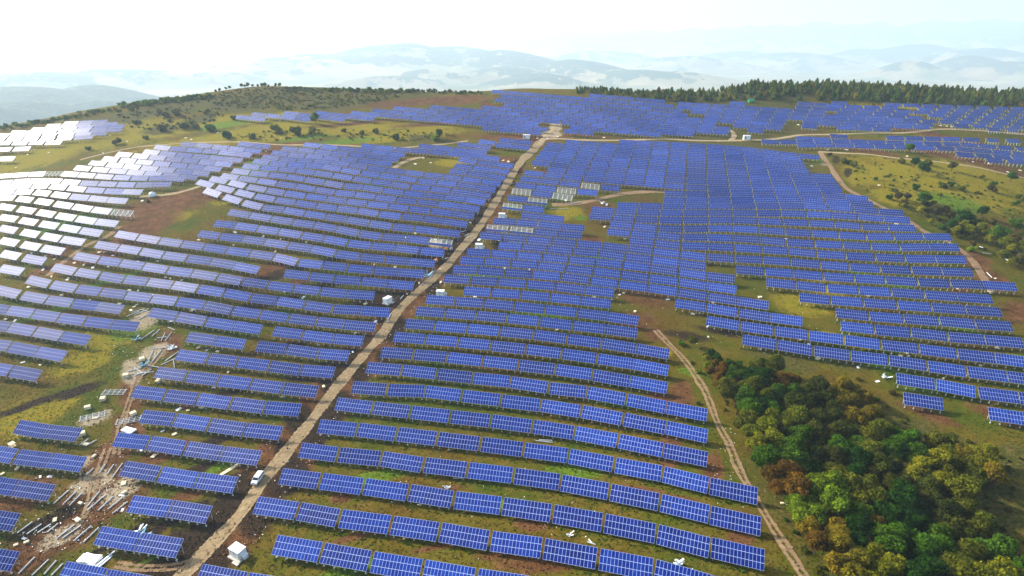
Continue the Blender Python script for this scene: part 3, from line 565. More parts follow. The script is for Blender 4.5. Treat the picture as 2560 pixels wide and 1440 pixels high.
DARK = [(950,748,60,24),(1000,702,44,16),(1070,640,40,30),(1120,620,34,24),(1160,585,24,24),(860,905,60,14),(790,935,70,16),(560,985,70,10),(600,1075,60,10),(700,690,50,8),(520,1110,60,14),(640,765,130,10),(560,722,110,9),(420,1308,120,14),(130,1300,90,16),(850,705,90,8),(780,660,90,6),(1195,545,20,30),(1240,480,18,26),(1290,420,16,20),(480,1180,60,12),(700,870,70,10),(80,1010,80,9),(190,980,60,10),(900,850,26,16),(870,890,26,20),(820,960,20,24),(760,1030,18,24),(700,1120,16,24),(1720,840,60,10),(1800,830,60,8),(1000,850,20,20),(960,890,20,20),(640,1280,20,30),(2120,430,9,30),(2090,400,8,20),(1250,610,20,14),(380,640,50,6),(230,1390,80,10),(330,1330,60,8)]
YELLOW = [(330,335,150,26),(700,330,300,14),(1010,335,140,11),(2330,450,180,40),(2010,259,180,6),(1000,241,150,5),(640,300,120,8),(2480,450,80,24),(2250,490,60,24),(2160,440,40,24),(260,850,70,30),(200,905,60,26),(60,1050,70,40),(120,1020,60,24),(2250,440,100,22),(2400,430,90,20),(2150,430,40,20),(2330,480,70,12),(1420,530,40,12),(1400,545,30,8),(1130,405,36,11),(100,390,130,24),(620,330,200,10),(540,300,80,12),(560,500,40,10),(460,505,60,10),(700,312,120,8),(430,545,50,12),(1850,255,110,5),(2150,262,70,5),(2250,265,40,5),(330,300,60,10),(470,320,70,12),(900,325,120,8),(1000,345,100,8),(2550,460,40,16),(2100,850,80,12),(2000,760,60,24),(1660,880,20,10),(700,345,60,6),(400,330,60,12),(1080,320,60,8),(2060,720,50,20)]
GREEN = [(880,352,60,6),(760,345,60,6),(560,312,60,8),(330,820,50,26),(280,700,60,8),(120,780,80,8),(1280,520,16,6),(1120,610,20,6),(1230,600,20,8),(1520,640,50,8),(2050,400,24,10),(1730,930,30,10),(2150,900,60,14),(2300,960,40,20),(2560,900,30,10),(1550,1010,60,10),(1430,1180,70,14),(1250,1260,80,12),(950,1190,90,14),(800,1290,40,14),(850,1440,120,20),(560,1160,60,12),(640,420,40,20),(580,450,30,10),(1200,690,60,6),(1300,790,120,8),(2200,700,80,10),(2400,820,60,8),(400,1390,80,14),(150,560,120,10),(2380,505,60,16),(1450,545,20,6)]
TAN = [(232,1205,40,24),(150,1340,40,20),(240,1045,34,14),(385,880,34,16),(360,800,30,20),(300,1225,40,24),(330,930,20,30),(205,1155,20,14),(1090,610,16,14),(1340,560,20,6),(1390,315,14,14),(1380,335,24,8),(2060,410,5,14),(1830,950,14,10),(2180,1095,30,8),(270,400,30,4)]
SCRUB = [(700,238,110,22),(840,250,100,22),(620,262,90,18),(980,238,110,10),(560,250,60,16),(450,265,70,12),(330,290,70,14),(180,312,90,10),(2000,870,60,14),(1950,900,80,20),(2300,1080,90,30),(2100,900,60,20),(2450,1250,100,80),(2540,1150,40,40),(2150,1200,220,200),(2000,1060,120,100),(1790,235,200,10),(2300,245,300,14),(500,300,40,10),(400,325,40,10),(1060,345,40,8)]
_r = random.Random(9)
for (u_, v_), (u2, v2) in zip(MAIN[:-1], MAIN[1:]):
    for f_ in (0, .5):
        s_ = max(5, (v_-250)*.040)
        for sg in (-1, 1):
            (DARK if _r.random() < .5 else BROWN).append((u_+(u2-u_)*f_+sg*s_*_r.uniform(1.0, 1.5), v_+(v2-v_)*f_, s_*_r.uniform(.7, 1.1), s_*_r.uniform(.8, 1.3)))
class Blobs:
    def __init__(s, L):
        L = np.array(L, float); s.C = ground_at(L[:, 0], L[:, 1])
        z = project(s.C)[2]; s.rx = L[:, 2]*z/FPX
        a = ground_at(L[:, 0], L[:, 1]-L[:, 3]); b = ground_at(L[:, 0], L[:, 1]+L[:, 3]); s.ry = np.minimum(np.linalg.norm(a-b, axis=1)/2, 4*s.rx)
        d = np.hypot(s.C[:, 0], s.C[:, 1]); s.f = s.C[:, :2]/d[:, None]
    def val(s, X, Y):
        out = np.zeros(len(X))
        for k in range(len(s.C)):
            dx = X-s.C[k, 0]; dy = Y-s.C[k, 1]; R_ = 1.8*max(s.rx[k], s.ry[k])
            m = np.where((np.abs(dx) < R_) & (np.abs(dy) < R_))[0]
            if not len(m): continue
            a = dx[m]*s.f[k, 1]-dy[m]*s.f[k, 0]; b = dx[m]*s.f[k, 0]+dy[m]*s.f[k, 1]
            q = np.hypot(a/s.rx[k], b/s.ry[k]); out[m] = np.maximum(out[m], np.clip(1.35-.85*q, 0, 1))
        return out
SB, DB, YB, CB = Blobs(BROWN), Blobs(DARK), Blobs(YELLOW), Blobs(GREEN)
ang = np.radians(np.r_[-110:-64:2, -64:64.01:.25, 66:111:2]); dis = np.geomspace(14, 1790, 560)
A_, D_ = np.meshgrid(ang, dis, indexing='ij'); GX = D_*np.sin(A_); GY = D_*np.cos(A_); GZ = hgt(GX, GY)
me = grid_mesh('ground', np.stack([GX, GY, GZ], -1), MAT['ground'])
fx, fy = GX.ravel(), GY.ravel()
vcol(me, 'soil', np.stack([SB.val(fx, fy), YB.val(fx, fy), DB.val(fx, fy)], -1))
vcol(me, 'cover', np.stack([CB.val(fx, fy), Blobs(TAN).val(fx, fy), Blobs(SCRUB).val(fx, fy)], -1))
tag(link('ground', me), kind='structure')

# ------------------------------------------------------------------ roads and tracks, draped sheets
def smooth_line(P, step):
    P = np.array(P); out = []
    Q = np.vstack([2*P[0]-P[1], P, 2*P[-1]-P[-2]])
    for i in range(1, len(Q)-2):
        n = max(2, int(np.linalg.norm(Q[i+1]-Q[i])/step))
        for k in range(n): out.append(cr(Q[i-1], Q[i], Q[i+1], Q[i+2], k/n))
    out.append(P[-1]); return np.array(out)
ROADS = []
def road(name, uvs, width, mat, lift=.12, ruts=False, step=2.0, wide=None):
    L = np.array(uvs, float); P = ground_at(L[:, 0], L[:, 1])[:, :2]
    C = smooth_line(P, step); ROADS.append((C, width)); T = np.gradient(C, axis=0); T /= np.linalg.norm(T, axis=1)[:, None]; Nn = np.stack([T[:, 1], -T[:, 0]], -1)
    ns = 13; t = np.linspace(-1, 1, ns); s = np.arange(len(C))
    wv = width*(1+.12*np.sin(s*.31)+.08*np.sin(s*.83+1))
    if wide: wv = wv*np.interp(s/len(s), [a for a, b in wide], [b for a, b in wide])
    X = C[:, None, :]+Nn[:, None, :]*(t[None, :, None]*wv[:, None, None]*.62)
    z = hgt(X[..., 0], X[..., 1])+.03+(lift-.03)*(1-np.abs(t[None, :])**4)
    rut = np.exp(-((np.abs(t)-.45)/.14)**2)
    z = z-.03*rut[None, :]
    me = grid_mesh(name, np.concatenate([X, z[..., None]], -1), mat)
    edge = np.clip((1-np.abs(t))*2.2, 0, 1)
    if ruts: edge = edge*(.30+.75*rut)
    mid = np.exp(-(t/.2)**2)*(.9 if ruts else .35)
    a = np.stack([np.broadcast_to(edge, z.shape), np.broadcast_to(mid, z.shape), np.broadcast_to(rut, z.shape)], -1).reshape(-1, 3)
    vcol(me, 'wear', a); return tag(link(name, me), kind='structure')
road('dirt_road', MAIN, 4.6, MAT['road'], wide=[(0, 1), (.5, 1), (.8, 1.05), (.93, 1.5), (1, 1.5)])
road('dirt_road', [(1345,362),(1362,349),(1395,347),(1450,350),(1530,351),(1610,349),(1690,349),(1770,352),(1831,352),(1905,350),(1969,343),(2002,338),(2113,335),(2220,333),(2305,328),(2372,323),(2456,327),(2600,338)], 3.3, MAT['path'], lift=.16)
road('dirt_road', [(1352,353),(1372,336),(1388,318),(1395,306)], 4.5, MAT['path'], lift=.2)
road('dirt_track', [(2060,1500),(2010,1440),(1940,1330),(1885,1240),(1850,1180),(1822,1110),(1795,1060),(1772,1000),(1755,965),(1722,915),(1692,880),(1657,845),(1638,825)], 3.4, MAT['track'], ruts=True)
road('dirt_track', [(1380,512),(1446,508),(1497,498),(1555,485),(1610,480),(1665,479)], 4.0, MAT['track'])
road('dirt_track', [(290,1140),(300,1080),(325,1000),(350,940),(385,905),(415,868)], 3.0, MAT['track'], ruts=True)
road('dirt_track', [(270,1120),(240,1200),(210,1290),(150,1350)], 3.2, MAT['track'], ruts=True)
road('dirt_track', [(120,690),(160,655),(215,615),(270,590),(300,565)], 3.0, MAT['track'])
road('dirt_track', [(500,466),(460,478),(420,486),(350,492)], 3.0, MAT['path'])
road('dirt_track', [(200,400),(280,380),(340,368),(400,363),(480,357),(590,355),(700,362),(790,362),(900,366),(1000,370),(1090,362),(1170,352)], 2.4, MAT['path'], lift=.15)
road('dirt_track', [(2046,379),(2110,383),(2170,386),(2240,395),(2300,400),(2370,408),(2440,418),(2510,434),(2600,455)], 2.6, MAT['path'], lift=.15)
road('dirt_track', [(2050,380),(2062,398),(2075,415),(2090,440),(2115,470),(2150,490),(2200,515),(2260,545),(2310,578),(2370,605),(2420,640),(2450,680),(2480,730)], 3.4, MAT['track'])
road('dirt_track', [(1826,352),(1835,342),(1833,332),(1825,325)], 3.4, MAT['path'], lift=.15)
road('dirt_track', [(985,420),(1005,408),(1030,398),(1060,392)], 3.6, MAT['path'])
road('dirt_track', [(290,1412),(350,1420),(430,1418),(480,1405)], 2.6, MAT['track'], ruts=True)

# ------------------------------------------------------------------ valley floor and the hills behind it
def valley_material():
    N = NT('valley_fields', .95, .05)
    P = N.pos(); mp = N.n('Mapping'); mp.inputs['Scale'].default_value = (1/420, 1/240, 0); mp.inputs['Rotation'].default_value = (0, 0, .35); N.lk(P, mp.inputs[0])
    vo = N.n('TexVoronoi'); vo.inputs['Scale'].default_value = 1; N.lk(mp.outputs[0], vo.inputs['Vector'])
    s = N.n('SeparateColor'); N.lk(vo.outputs['Color'], s.inputs[0])
    c = N.ramp(s.outputs[0], (.1, (.13, .15, .06)), (.35, (.30, .23, .11)), (.6, (.38, .29, .15)), (.85, (.22, .14, .07)))
    c = N.mix(.35, c, N.ramp(N.noise(.0016, 5, .6), (.4, (.11, .15, .06)), (.6, (.44, .34, .18))))
    a = N.n('VertexColor', layer_name='wood').outputs[0]; sa = N.n('SeparateColor'); N.lk(a, sa.inputs[0])
    nz = N.noise(.0030, 6, .7)
    belt = N.mr(N.noise(.0022, 5, .55), .60, .63)
    wood = N.m('MAXIMUM', N.mr(N.m('ADD', sa.outputs[0], N.m('MULTIPLY', N.m('SUBTRACT', nz, .5), 2.6)), .45, .52), N.m('MULTIPLY', belt, sa.outputs[1]))
    c = N.mix(wood, c, N.ramp(N.noise(.03, 4, .7), (.3, (.015, .035, .016)), (.7, (.05, .08, .035))))
    N.bump(N.noise(.012, 5, .7), 1.0, 30)
    return N.col(c)
PLAIN = -260.0
def elev(u, v):
    r = ray(u, v); return r[2]/math.hypot(r[0], r[1]), math.atan2(r[0], r[1])
# u of the summit, v of the summit, distance, half widths across and along (m), wooded
HILLS = [(1000,112,6600,1150,900,.9),(1240,124,6300,900,700,.9),(1130,116,6900,900,900,.8),(820,132,6400,1100,800,.6),(640,150,6100,700,600,.4),(1430,150,5900,650,350,.95),(1250,170,5300,600,250,.75),(1080,172,5200,500,200,.6),(1600,172,5500,600,250,.8),(1340,184,4800,450,160,.9),(980,188,4900,500,150,.6),(1700,178,5600,500,200,.6),
 (40,218,3500,420,330,1.5),(230,214,3650,330,260,1.5),(-150,225,3500,500,400,1.5),(60,248,3000,300,150,1.5),(230,246,3050,260,120,1.5),(-60,262,2850,300,120,1.5),
 (300,172,5600,700,250,.7),(90,182,5400,600,250,.7),(520,180,5500,600,200,.5),(60,160,8600,1500,600,.7),(420,154,9600,1500,600,.6),
 (2300,112,11000,900,700,.9),(2200,122,10600,1100,600,.9),(1985,130,9800,900,500,.9),(1870,128,10200,1200,600,.8),(2440,138,8200,500,320,.9),(2280,152,7600,360,200,.9),(2540,150,8000,500,300,.8),(1720,140,8600,900,350,.7),(1500,128,9600,1200,600,.7),(2460,122,9800,900,500,.8),
 (1150,94,15500,3600,1500,1),(1450,82,15000,3200,1500,1),(1600,76,15500,2400,1500,1),(1760,76,15000,2400,1500,1),(1900,61,14500,2200,1500,1),(2060,60,14300,2200,1500,1),(2200,62,14500,2000,1500,1),(2330,51,14800,1700,1500,1),(2460,55,14500,2000,1500,1),(2600,52,14500,2400,1500,1),(2800,52,14500,2500,1500,1),(760,124,15500,3000,1500,.8),(1250,74,21000,4500,2500,1)]
va = np.radians(np.r_[-180:-70:4, -70:70.01:.22, 74:181:4]); vd = np.r_[np.linspace(20, 1400, 12), np.geomspace(1500, 60000, 330)]
A_, D_ = np.meshgrid(va, vd, indexing='ij'); VX = D_*np.sin(A_); VY = D_*np.cos(A_)
VZ = np.full_like(VX, 0.0); WD = np.zeros_like(VX)
for (u, v, d, wx, wy, wd) in HILLS:
    s_ = 1.3; d *= s_; wx *= s_; wy *= s_
    if wd < 1.2: wd *= .8
    e, az = elev(u, v); top = CAMH+d*e-PLAIN
    if top < 15: continue
    cx, cy = d*math.sin(az), d*math.cos(az); dx = VX-cx; dy = VY-cy
    a = dx*math.cos(az)-dy*math.sin(az); b = dx*math.sin(az)+dy*math.cos(az)
    q = np.sqrt((a/wx)**2+(b/wy)**2); g = np.exp(-q**2*.9)
    VZ = np.maximum(VZ, top*g)+.0*g; WD = np.maximum(WD, wd*np.clip(g*1.25, 0, 1))
def fbm(x, y, f):
    s = 0
    for k, (a, b, c) in enumerate(((1, .3, .7), (-.4, 1.1, 2.1), (.9, -.8, .2), (1.7, .6, 4.0), (-1.3, 1.9, 1.0), (2.6, 2.2, 3.3))): s = s+np.sin((x*a+y*b)*f+c+1.3*np.sin((x*b-y*a)*f*.7+c))/(1+.5*k)
    return s/3
VZ = VZ*(1+.10*fbm(VX, VY, 1/420)+.05*fbm(VX, VY, 1/160))+3*fbm(VX, VY, 1/900)
me = grid_mesh('valley_terrain', np.stack([VX, VY, PLAIN+VZ], -1), valley_material())
far = np.clip((D_-4800)/3000, 0, 1)
vcol(me, 'wood', np.stack([np.clip(WD, 0, 1.2).ravel(), (.3+.7*far).ravel(), 0*WD.ravel()], -1))
tag(link('valley_terrain', me), kind='structure')
# ------------------------------------------------------------------ hazy air, one closed box round everything
hz = NT('haze_air'); hz.t.nodes.remove(hz.b); pv = hz.n('VolumePrincipled'); pv.inputs['Color'].default_value = (.67, .85, 1, 1); pv.inputs['Density'].default_value = HAZE = 1.1e-4
pv.inputs['Anisotropy'].default_value = .25; hz.lk(pv.outputs[0], hz.t.nodes['Material Output'].inputs['Volume'])
m = MB(); zb = -330.0; zt = float(PLAIN+VZ.max()+60); m.box((0, 0, (zb+zt)/2), (126000, 126000, zt-zb)); ho = m.build('haze', hz.mat); tag(ho, kind='stuff')

# ------------------------------------------------------------------ the solar tables
ORD = 'first second third fourth fifth sixth seventh eighth ninth tenth eleventh twelfth thirteenth fourteenth fifteenth sixteenth seventeenth eighteenth nineteenth twentieth'.split()
def nth(k): return ORD[k] if k < 20 else ('%dth' % (k+1))
def panel_mesh(name, s0, s1, off=0):
    """face with a cell grid (u counts modules, v their rows), a thin rim and a back"""
    me = bpy.data.meshes.new(name); q, w = panel_faces(s0, s1); V = [tuple(p) for p in q+w]
    F_ = [(0, 1, 2, 3), (7, 6, 5, 4), (0, 4, 5, 1), (1, 5, 6, 2), (2, 6, 7, 3), (3, 7, 4, 0)]
    me.from_pydata(V, [], F_); me.materials.append(MAT['panel']); me.materials.append(MAT['alu'])
    v0, v1 = s0/1.66, s1/1.66
    U = me.uv_layers.new(name='UVMap'); uvs = [(.0, v0), (14, v0), (14, v1), (0, v1)]+[(0, 0)]*20
    for k, c in enumerate(uvs): U.data[k].uv = c
    for p in me.polygons: p.material_index = 0 if p.index == 0 else 1
    return me
ME_PANEL = panel_mesh('panel_array', 0, SLOPE); ME_LOW = panel_mesh('panel_row', 0, 1.66)
ME_FRAME = frame_mb().mesh('mounting_frame', MAT['steel']); ME_RACK = frame_mb(True, .22, (.3, 1.2, 2.05, 2.9, 3.8, 4.7)).mesh('rack_frame', MAT['white'])
ME_LEG = [leg_mb(x).mesh('leg', MAT['steel']) for x in LEGX]
def make_table(name, parts):
    r = empty(name)
    for nm, me in parts: link(nm, me, r)
    for me in ME_LEG: link('leg', me, r)
    return r
size = np.linalg.norm(uv2-uv1, axis=1)*np.linalg.norm(uv2-uv1, axis=1)*(.25+(uv1[:, 1]/1440)*.12)
mid = (uv1+uv2)/2+np.c_[0*size, size**.5*.15]
infr = (mid[:, 0] > -30) & (mid[:, 0] < 2590) & (mid[:, 1] < 1462)
share = np.clip(np.minimum(uv2[:, 0], 2560)-np.maximum(uv1[:, 0], 0), 0, None)/np.maximum(uv2[:, 0]-uv1[:, 0], 1)*np.clip((1440-uv1[:, 1])/45, 0, 1)
seen = size*share
full = [k for k in range(len(TAB)) if TAB[k][3] == '']
order = sorted(full, key=lambda k: -seen[k])
NEAR = set(k for k in order[:300] if seen[k] > 0)
AREA = {'right': 'right of the dirt road', 'left': 'left of the dirt road', 'edge': 'by the left edge', 'pale': 'on the pale left slope', 'wood': 'above the lower right wood', 'east': 'right of the grass wedge', 'dense': 'in the dense middle field', 'glare': 'in the far left glare'}
# rows of each area counted from the front, tables counted along the row
def area(t): return 'edge' if t[0] == 'left' and plan[t[1]][1][0][0] < 0 else t[0]
rowlist = {}
for k in sorted(NEAR, key=lambda k: -mid[k, 1]):
    a = area(TAB[k]); rowlist.setdefault(a, [])
    if TAB[k][1] not in rowlist[a]: rowlist[a].append(TAB[k][1])
for a in rowlist: rowlist[a].sort(key=lambda r: -np.mean([mid[k, 1] for k in NEAR if TAB[k][1] == r][:3]))
def place(o, k):
    loc, M, s = table_frame(k); o.location = loc; o.rotation_euler = M.to_euler(); o.scale = (s, 1, 1)
def row_label(k, what):
    a = area(TAB[k]); r = rowlist.get(a, []).index(TAB[k][1]) if TAB[k][1] in rowlist.get(a, []) else None
    vis = [j for j in range(len(TAB)) if TAB[j][1] == TAB[k][1] and share[j] > .08]
    pos = TAB[k][2]-min(TAB[j][2] for j in vis)
    n = len(vis)
    if area(TAB[k]) in ('left', 'edge', 'pale'):
        p = nth(n-1-pos)+' from right'
    else: p = nth(pos)+' from left'
    return '%s %s, %s, %s row from front' % (what, AREA[a], p, nth(r))
proto = None
for k in order[:300]:
    if k not in NEAR: continue
    if proto is None: o = proto = make_table('solar_table', [('panel_array', ME_PANEL), ('mounting_frame', ME_FRAME)])
    else: o = copy_tree(proto)
    place(o, k); tag(o, row_label(k, 'solar table'), 'solar table', 'solar tables in rows on the hill')
# racks still waiting for their panels, and racks with only the lowest row of panels
k_rack = [k for k in range(len(TAB)) if TAB[k][3] == 'f']; k_half = [k for k in range(len(TAB)) if TAB[k][3] == 'p']
def spot(k):
    t = TAB[k]; u, v = mid[k]
    if t[0] == 'pale': return 'pale left slope' 
    return 'left of the dirt road' if t[0] == 'left' else 'right of the dirt road'
pr = None
for i, k in enumerate(sorted(k_rack, key=lambda k: -mid[k, 1])):
    if pr is None: o = pr = make_table('bare_rack', [('rack_frame', ME_RACK)])
    else: o = copy_tree(pr)
    place(o, k)
    tag(o, {0: 'bare white rack beside brown soil at the end of a pale row', 3: 'bare rack among washed out panels at the top of the pale slope'}.get(i, 'bare white rack in a gap of the middle field, %s from the front' % nth(i)), 'rack', 'racks without panels')
pr = None
for i, k in enumerate(sorted(k_half, key=lambda k: -mid[k, 1])):
    if pr is None: o = pr = make_table('half_filled_rack', [('panel_row', ME_LOW), ('rack_frame', ME_RACK)])
    else: o = copy_tree(pr)
    place(o, k); tag(o, 'rack with only its lowest panels fitted near the dirt road, %s from the front' % nth(i), 'rack', 'half filled racks')
# every other table, as one mass
rest = [k for k in range(len(TAB)) if TAB[k][3] == '' and k not in NEAR]
def add_geo(V, Q, base, M, o, s):
    P = np.array([[p[0]*s, p[1], p[2]] for p in base[0]]); Mn = np.array(M); P = P@Mn.T+np.array(o)
    Q.extend([tuple(i+len(V) for i in f) for f in base[1]]); V.extend(map(tuple, P))
lo = MB()
for x in LEGX:
    p = pt(x, .75, -.2); lo.bar((x, p.y, p.z), (x, p.y, -.9), .13); p = pt(x, 3.9, -.2); lo.bar(p, (x, p.y, -.8), .12)
for s in (.5, 4.45): lo.bar(pt(-6.7, s, -.06), pt(6.7, s, -.06), .1)
q, w = panel_faces(0, SLOPE)
PB_ = ([tuple(p) for p in q+w], [(0, 1, 2, 3), (7, 6, 5, 4), (0, 4, 5, 1), (1, 5, 6, 2), (2, 6, 7, 3), (3, 7, 4, 0)])
V = []; Q = []; mi = []; uvl = []
for n, k in enumerate(rest):
    o, M, s = table_frame(k)
    add_geo(V, Q, PB_, M, o, s); mi += [0]+[1]*5
    b = 20*(n % 97); c = 4*(n//97); uvl += [(b, c), (b+14, c), (b+14, c+3), (b, c+3)]+[(0, 0)]*20
    add_geo(V, Q, (lo.v, lo.f), M, o, s); mi += [2]*len(lo.f); uvl += [(0, 0)]*(4*len(lo.f))
me = bpy.data.meshes.new('solar_tables'); me.from_pydata(V, [], Q)
for m in ('panel', 'alu', 'steel'): me.materials.append(MAT[m])
me.polygons.foreach_set('material_index', mi); U = me.uv_layers.new(name='UVMap'); U.data.foreach_set('uv', np.array(uvl, np.float32).ravel()); me.update()
tag(link('solar_tables', me), 'dense mass of far solar tables covering the upper slopes', 'solar tables', 'solar tables in rows on the hill', 'stuff')
print('tables', len(TAB), 'near', len(NEAR), 'rest', len(rest))

# ------------------------------------------------------------------ equipment, vehicle, people
def stand(o, u, v, rz=0.0, dz=0.0):
    p = g1(u, v); o.location = p+Vector((0, 0, dz)); o.rotation_euler = (0, 0, rz); return p
def heading(u1, v1, u2, v2):
    a = g1(u1, v1); b = g1(u2, v2); return math.atan2(b.y-a.y, b.x-a.x)
def bevel(o, w=.03):
    b = o.modifiers.new('bevel', 'BEVEL'); b.width = w; b.segments = 2; b.limit_method = 'ANGLE'
# white transformer stations: two cabinets and a small switch box on a slab
def make_station():
    r = empty('transformer_station')
    m = MB(); m.box((0, 0, .1), (4.6, 3.6, .5)); m.box((1.4, -2.0, .05), (2.2, 1.0, .3)); m.build('base_slab', MAT['concrete'], r)
    for x in (-1.15, .95):
        m = MB(); m.box((x, .1, 1.6), (1.75, 2.5, 2.5)); c = m.build('cabinet', MAT['white'], r)
        m = MB(); m.box((x, .1, 2.92), (1.95, 2.7, .14)); m.build('roof', MAT['white'], c)
        m = MB(); m.box((x, -1.16, 1.5), (1.4, .04, 2.0)); m.box((x+.5, -1.2, 1.5), (.06, .05, .3)); m.build('door', MAT['white'], c)
        m = MB(); [m.box((x, -1.19, 2.2+.09*k), (.5, .03, .04)) for k in range(4)]; m.build('vent', MAT['vent'], c)
    m = MB(); m.box((2.45, .3, .95), (1.0, 1.3, 1.2)); m.box((2.45, .3, 1.59), (1.12, 1.42, .1)); m.build('switch_box', MAT['white'], r)
    return r
ST = make_station()
def station(o, u, v, rz, label): stand(o, u, v, rz); tag(o, label, 'transformer station', 'white transformer stations along the road')
station(ST, 597, 1390, R(-28), 'large white transformer station on reddish soil beside the dirt road, nearest of all')
for (u, v, rz, lb) in ((970, 757, 60, 'white transformer station on black soil, left of the dirt road'), (1102, 740, -8, 'white transformer station right of the road behind a row end, second nearest there'),
                       (1198, 622, -8, 'white transformer station right of the road beside a small green strip'), (1255, 545, -8, 'white transformer station right of the road below the half filled racks'),
                       ):
    station(copy_tree(ST), u, v, R(rz), lb)
def make_kiosk():
    r = empty('equipment_container'); m = MB(); m.box((0, 0, 1.7), (5.4, 2.6, 3.2)); b = m.build('container_body', MAT['white'], r)
    m = MB(); m.box((0, 0, 3.36), (5.7, 2.9, .12)); m.build('roof', MAT['white'], b)
    m = MB(); m.box((-1.2, -1.32, 1.5), (1.1, .04, 2.2)); m.build('door', MAT['vent'], b)
    m = MB(); m.box((0, 0, .0), (5.8, 3.0, .4)); m.build('base_slab', MAT['concrete'], r); return r
KI = make_kiosk(); stand(KI, 1316, 347, R(-6)); tag(KI, 'white equipment container left of the upper road junction', 'container')
o = copy_tree(KI); stand(o, 1866, 349, R(-4)); tag(o, 'white equipment container on bare soil along the upper sandy road', 'container')
# a rounded white tank on bare soil
r = empty('water_tank'); m = MB(); prof = [(0, 0), (1.7, 0), (2.05, .5), (2.15, 1.3), (1.9, 2.2), (1.2, 2.8), (.5, 3.0), (.5, 3.25), (0, 3.25)]
for k in range(18):
    a0, a1 = 2*math.pi*k/18, 2*math.pi*(k+1)/18
    for (r0, z0), (r1, z1) in zip(prof[:-1], prof[1:]):
        m.poly([(r0*math.cos(a0), r0*math.sin(a0), z0), (r0*math.cos(a1), r0*math.sin(a1), z0), (r1*math.cos(a1), r1*math.sin(a1), z1), (r1*math.cos(a0), r1*math.sin(a0), z1)])
m.build('tank_body', MAT['plastic'], r, True); m = MB(); m.tube([(0, 0, 3.2), (0, 0, 3.42)], .42, 12); m.build('hatch', MAT['vent'], r)
stand(r, 382, 491); tag(r, 'rounded white tank on brown soil beside the pale rows', 'tank')
# small green hut beyond the upper tables
r = empty('hut'); m = MB(); m.box((0, 0, 1.1), (5, 3.4, 2.2)); m.build('wall', MAT['greenpaint'], r)
m = MB()
m.poly([(-2.8, -2, 2.1), (2.8, -2, 2.1), (2.8, 0, 3.3), (-2.8, 0, 3.3)]); m.poly([(2.8, 2, 2.1), (-2.8, 2, 2.1), (-2.8, 0, 3.3), (2.8, 0, 3.3)]); m.poly([(-2.5, -1.7, 2.2), (-2.5, 0, 3.25), (-2.5, 1.7, 2.2)]); m.poly([(2.5, -1.7, 2.2), (2.5, 1.7, 2.2), (2.5, 0, 3.25)])
m.build('roof', MAT['greenpaint'], r); m = MB(); m.box((-.6, -1.72, .95), (1, .05, 1.9)); m.build('door', MAT['vent'], r)
stand(r, 1877, 256, .1); tag(r, 'small bright green hut on the meadow before the forest', 'hut')
# white people carrier on the road
def make_car():
    r = empty('parked_car'); body = [(-2.28, .42), (-2.3, .85), (-2.22, 1.05), (-2.05, 1.62), (-1.7, 1.78), (.3, 1.78), (.75, 1.68), (1.42, 1.12), (2.12, .95), (2.3, .72), (2.3, .42)]
    m = MB(); n = len(body)
    def ring(y, f): return [(x, y*(1 if z < 1.0 else 1-f*(z-1.0)), z) for x, z in body]
    a, b = ring(-.88, .16), ring(.88, .16); m.poly(a); m.poly(list(reversed(b)))
    for k in range(n):
        m.poly([a[k], b[k], b[(k+1) % n], a[(k+1) % n]])
    o = m.build('body', MAT['white'], r); bevel(o, .05)
    for nm, q in (('windscreen', [(.80, -.70, 1.63), (1.36, -.78, 1.17), (1.36, .78, 1.17), (.80, .70, 1.63)]), ('rear_window', [(-2.06, -.68, 1.56), (-2.06, .68, 1.56), (-2.19, .76, 1.12), (-2.19, -.76, 1.12)])):
        nrm_ = (Vector(q[1])-Vector(q[0])).cross(Vector(q[2])-Vector(q[0])).normalized(); nrm_ = nrm_ if (nrm_.x > 0) == (nm == 'windscreen') else -nrm_
        m = MB(); m.poly([Vector(p)+nrm_*.025 for p in q]); m.build(nm, MAT['glass'], r)
    for s in (-1, 1):
        for x0, x1, x2, x3 in ((-1.98, -1.05, -1.05, -2.04), (-.98, -.02, -.02, -.98), (.05, .55, 1.18, .05)):
            m = MB(); zt, zb = 1.64, 1.14
            q = [(x0, s*.78, zt), (x1, s*.78, zt), (x2, s*.865, zb), (x3, s*.865, zb)]
            m.poly([Vector(p)+Vector((0, s*.015, 0)) for p in q]); m.build('side_window', MAT['glass'], r)
        for x in (-1.4, 1.42):
            m = MB(); m.tube([(x, s*.72, .33), (x, s*.9, .33)], .33, 18); w = m.build('wheel', MAT['tyre'], r)
            m = MB(); m.tube([(x, s*.89, .33), (x, s*.915, .33)], .2, 12); m.build('rim', MAT['chrome'], w)
        m = MB(); m.box((2.25, s*.62, .78), (.12, .36, .16)); m.build('headlight', MAT['lamp'], r)
        m = MB(); m.box((-2.28, s*.76, 1.0), (.06, .16, .4)); m.build('tail_light', MAT['red'], r)
        m = MB(); m.box((1.0, s*.98, 1.18), (.12, .2, .15)); m.build('mirror', MAT['white'], r)
    m = MB(); m.box((2.3, 0, .52), (.1, 1.6, .2)); m.box((-2.3, 0, .55), (.1, 1.6, .22)); m.build('bumper', MAT['white'], r)
    m = MB(); m.box((2.315, 0, .74), (.05, .8, .14)); m.build('grille', MAT['glass'], r)
    return r
r = make_car(); p = stand(r, 646, 1201, heading(650, 1213, 597, 1290), .13); r.scale = (1.12,)*3
tag(r, 'white people carrier with dark windows standing on the dirt road', 'car')
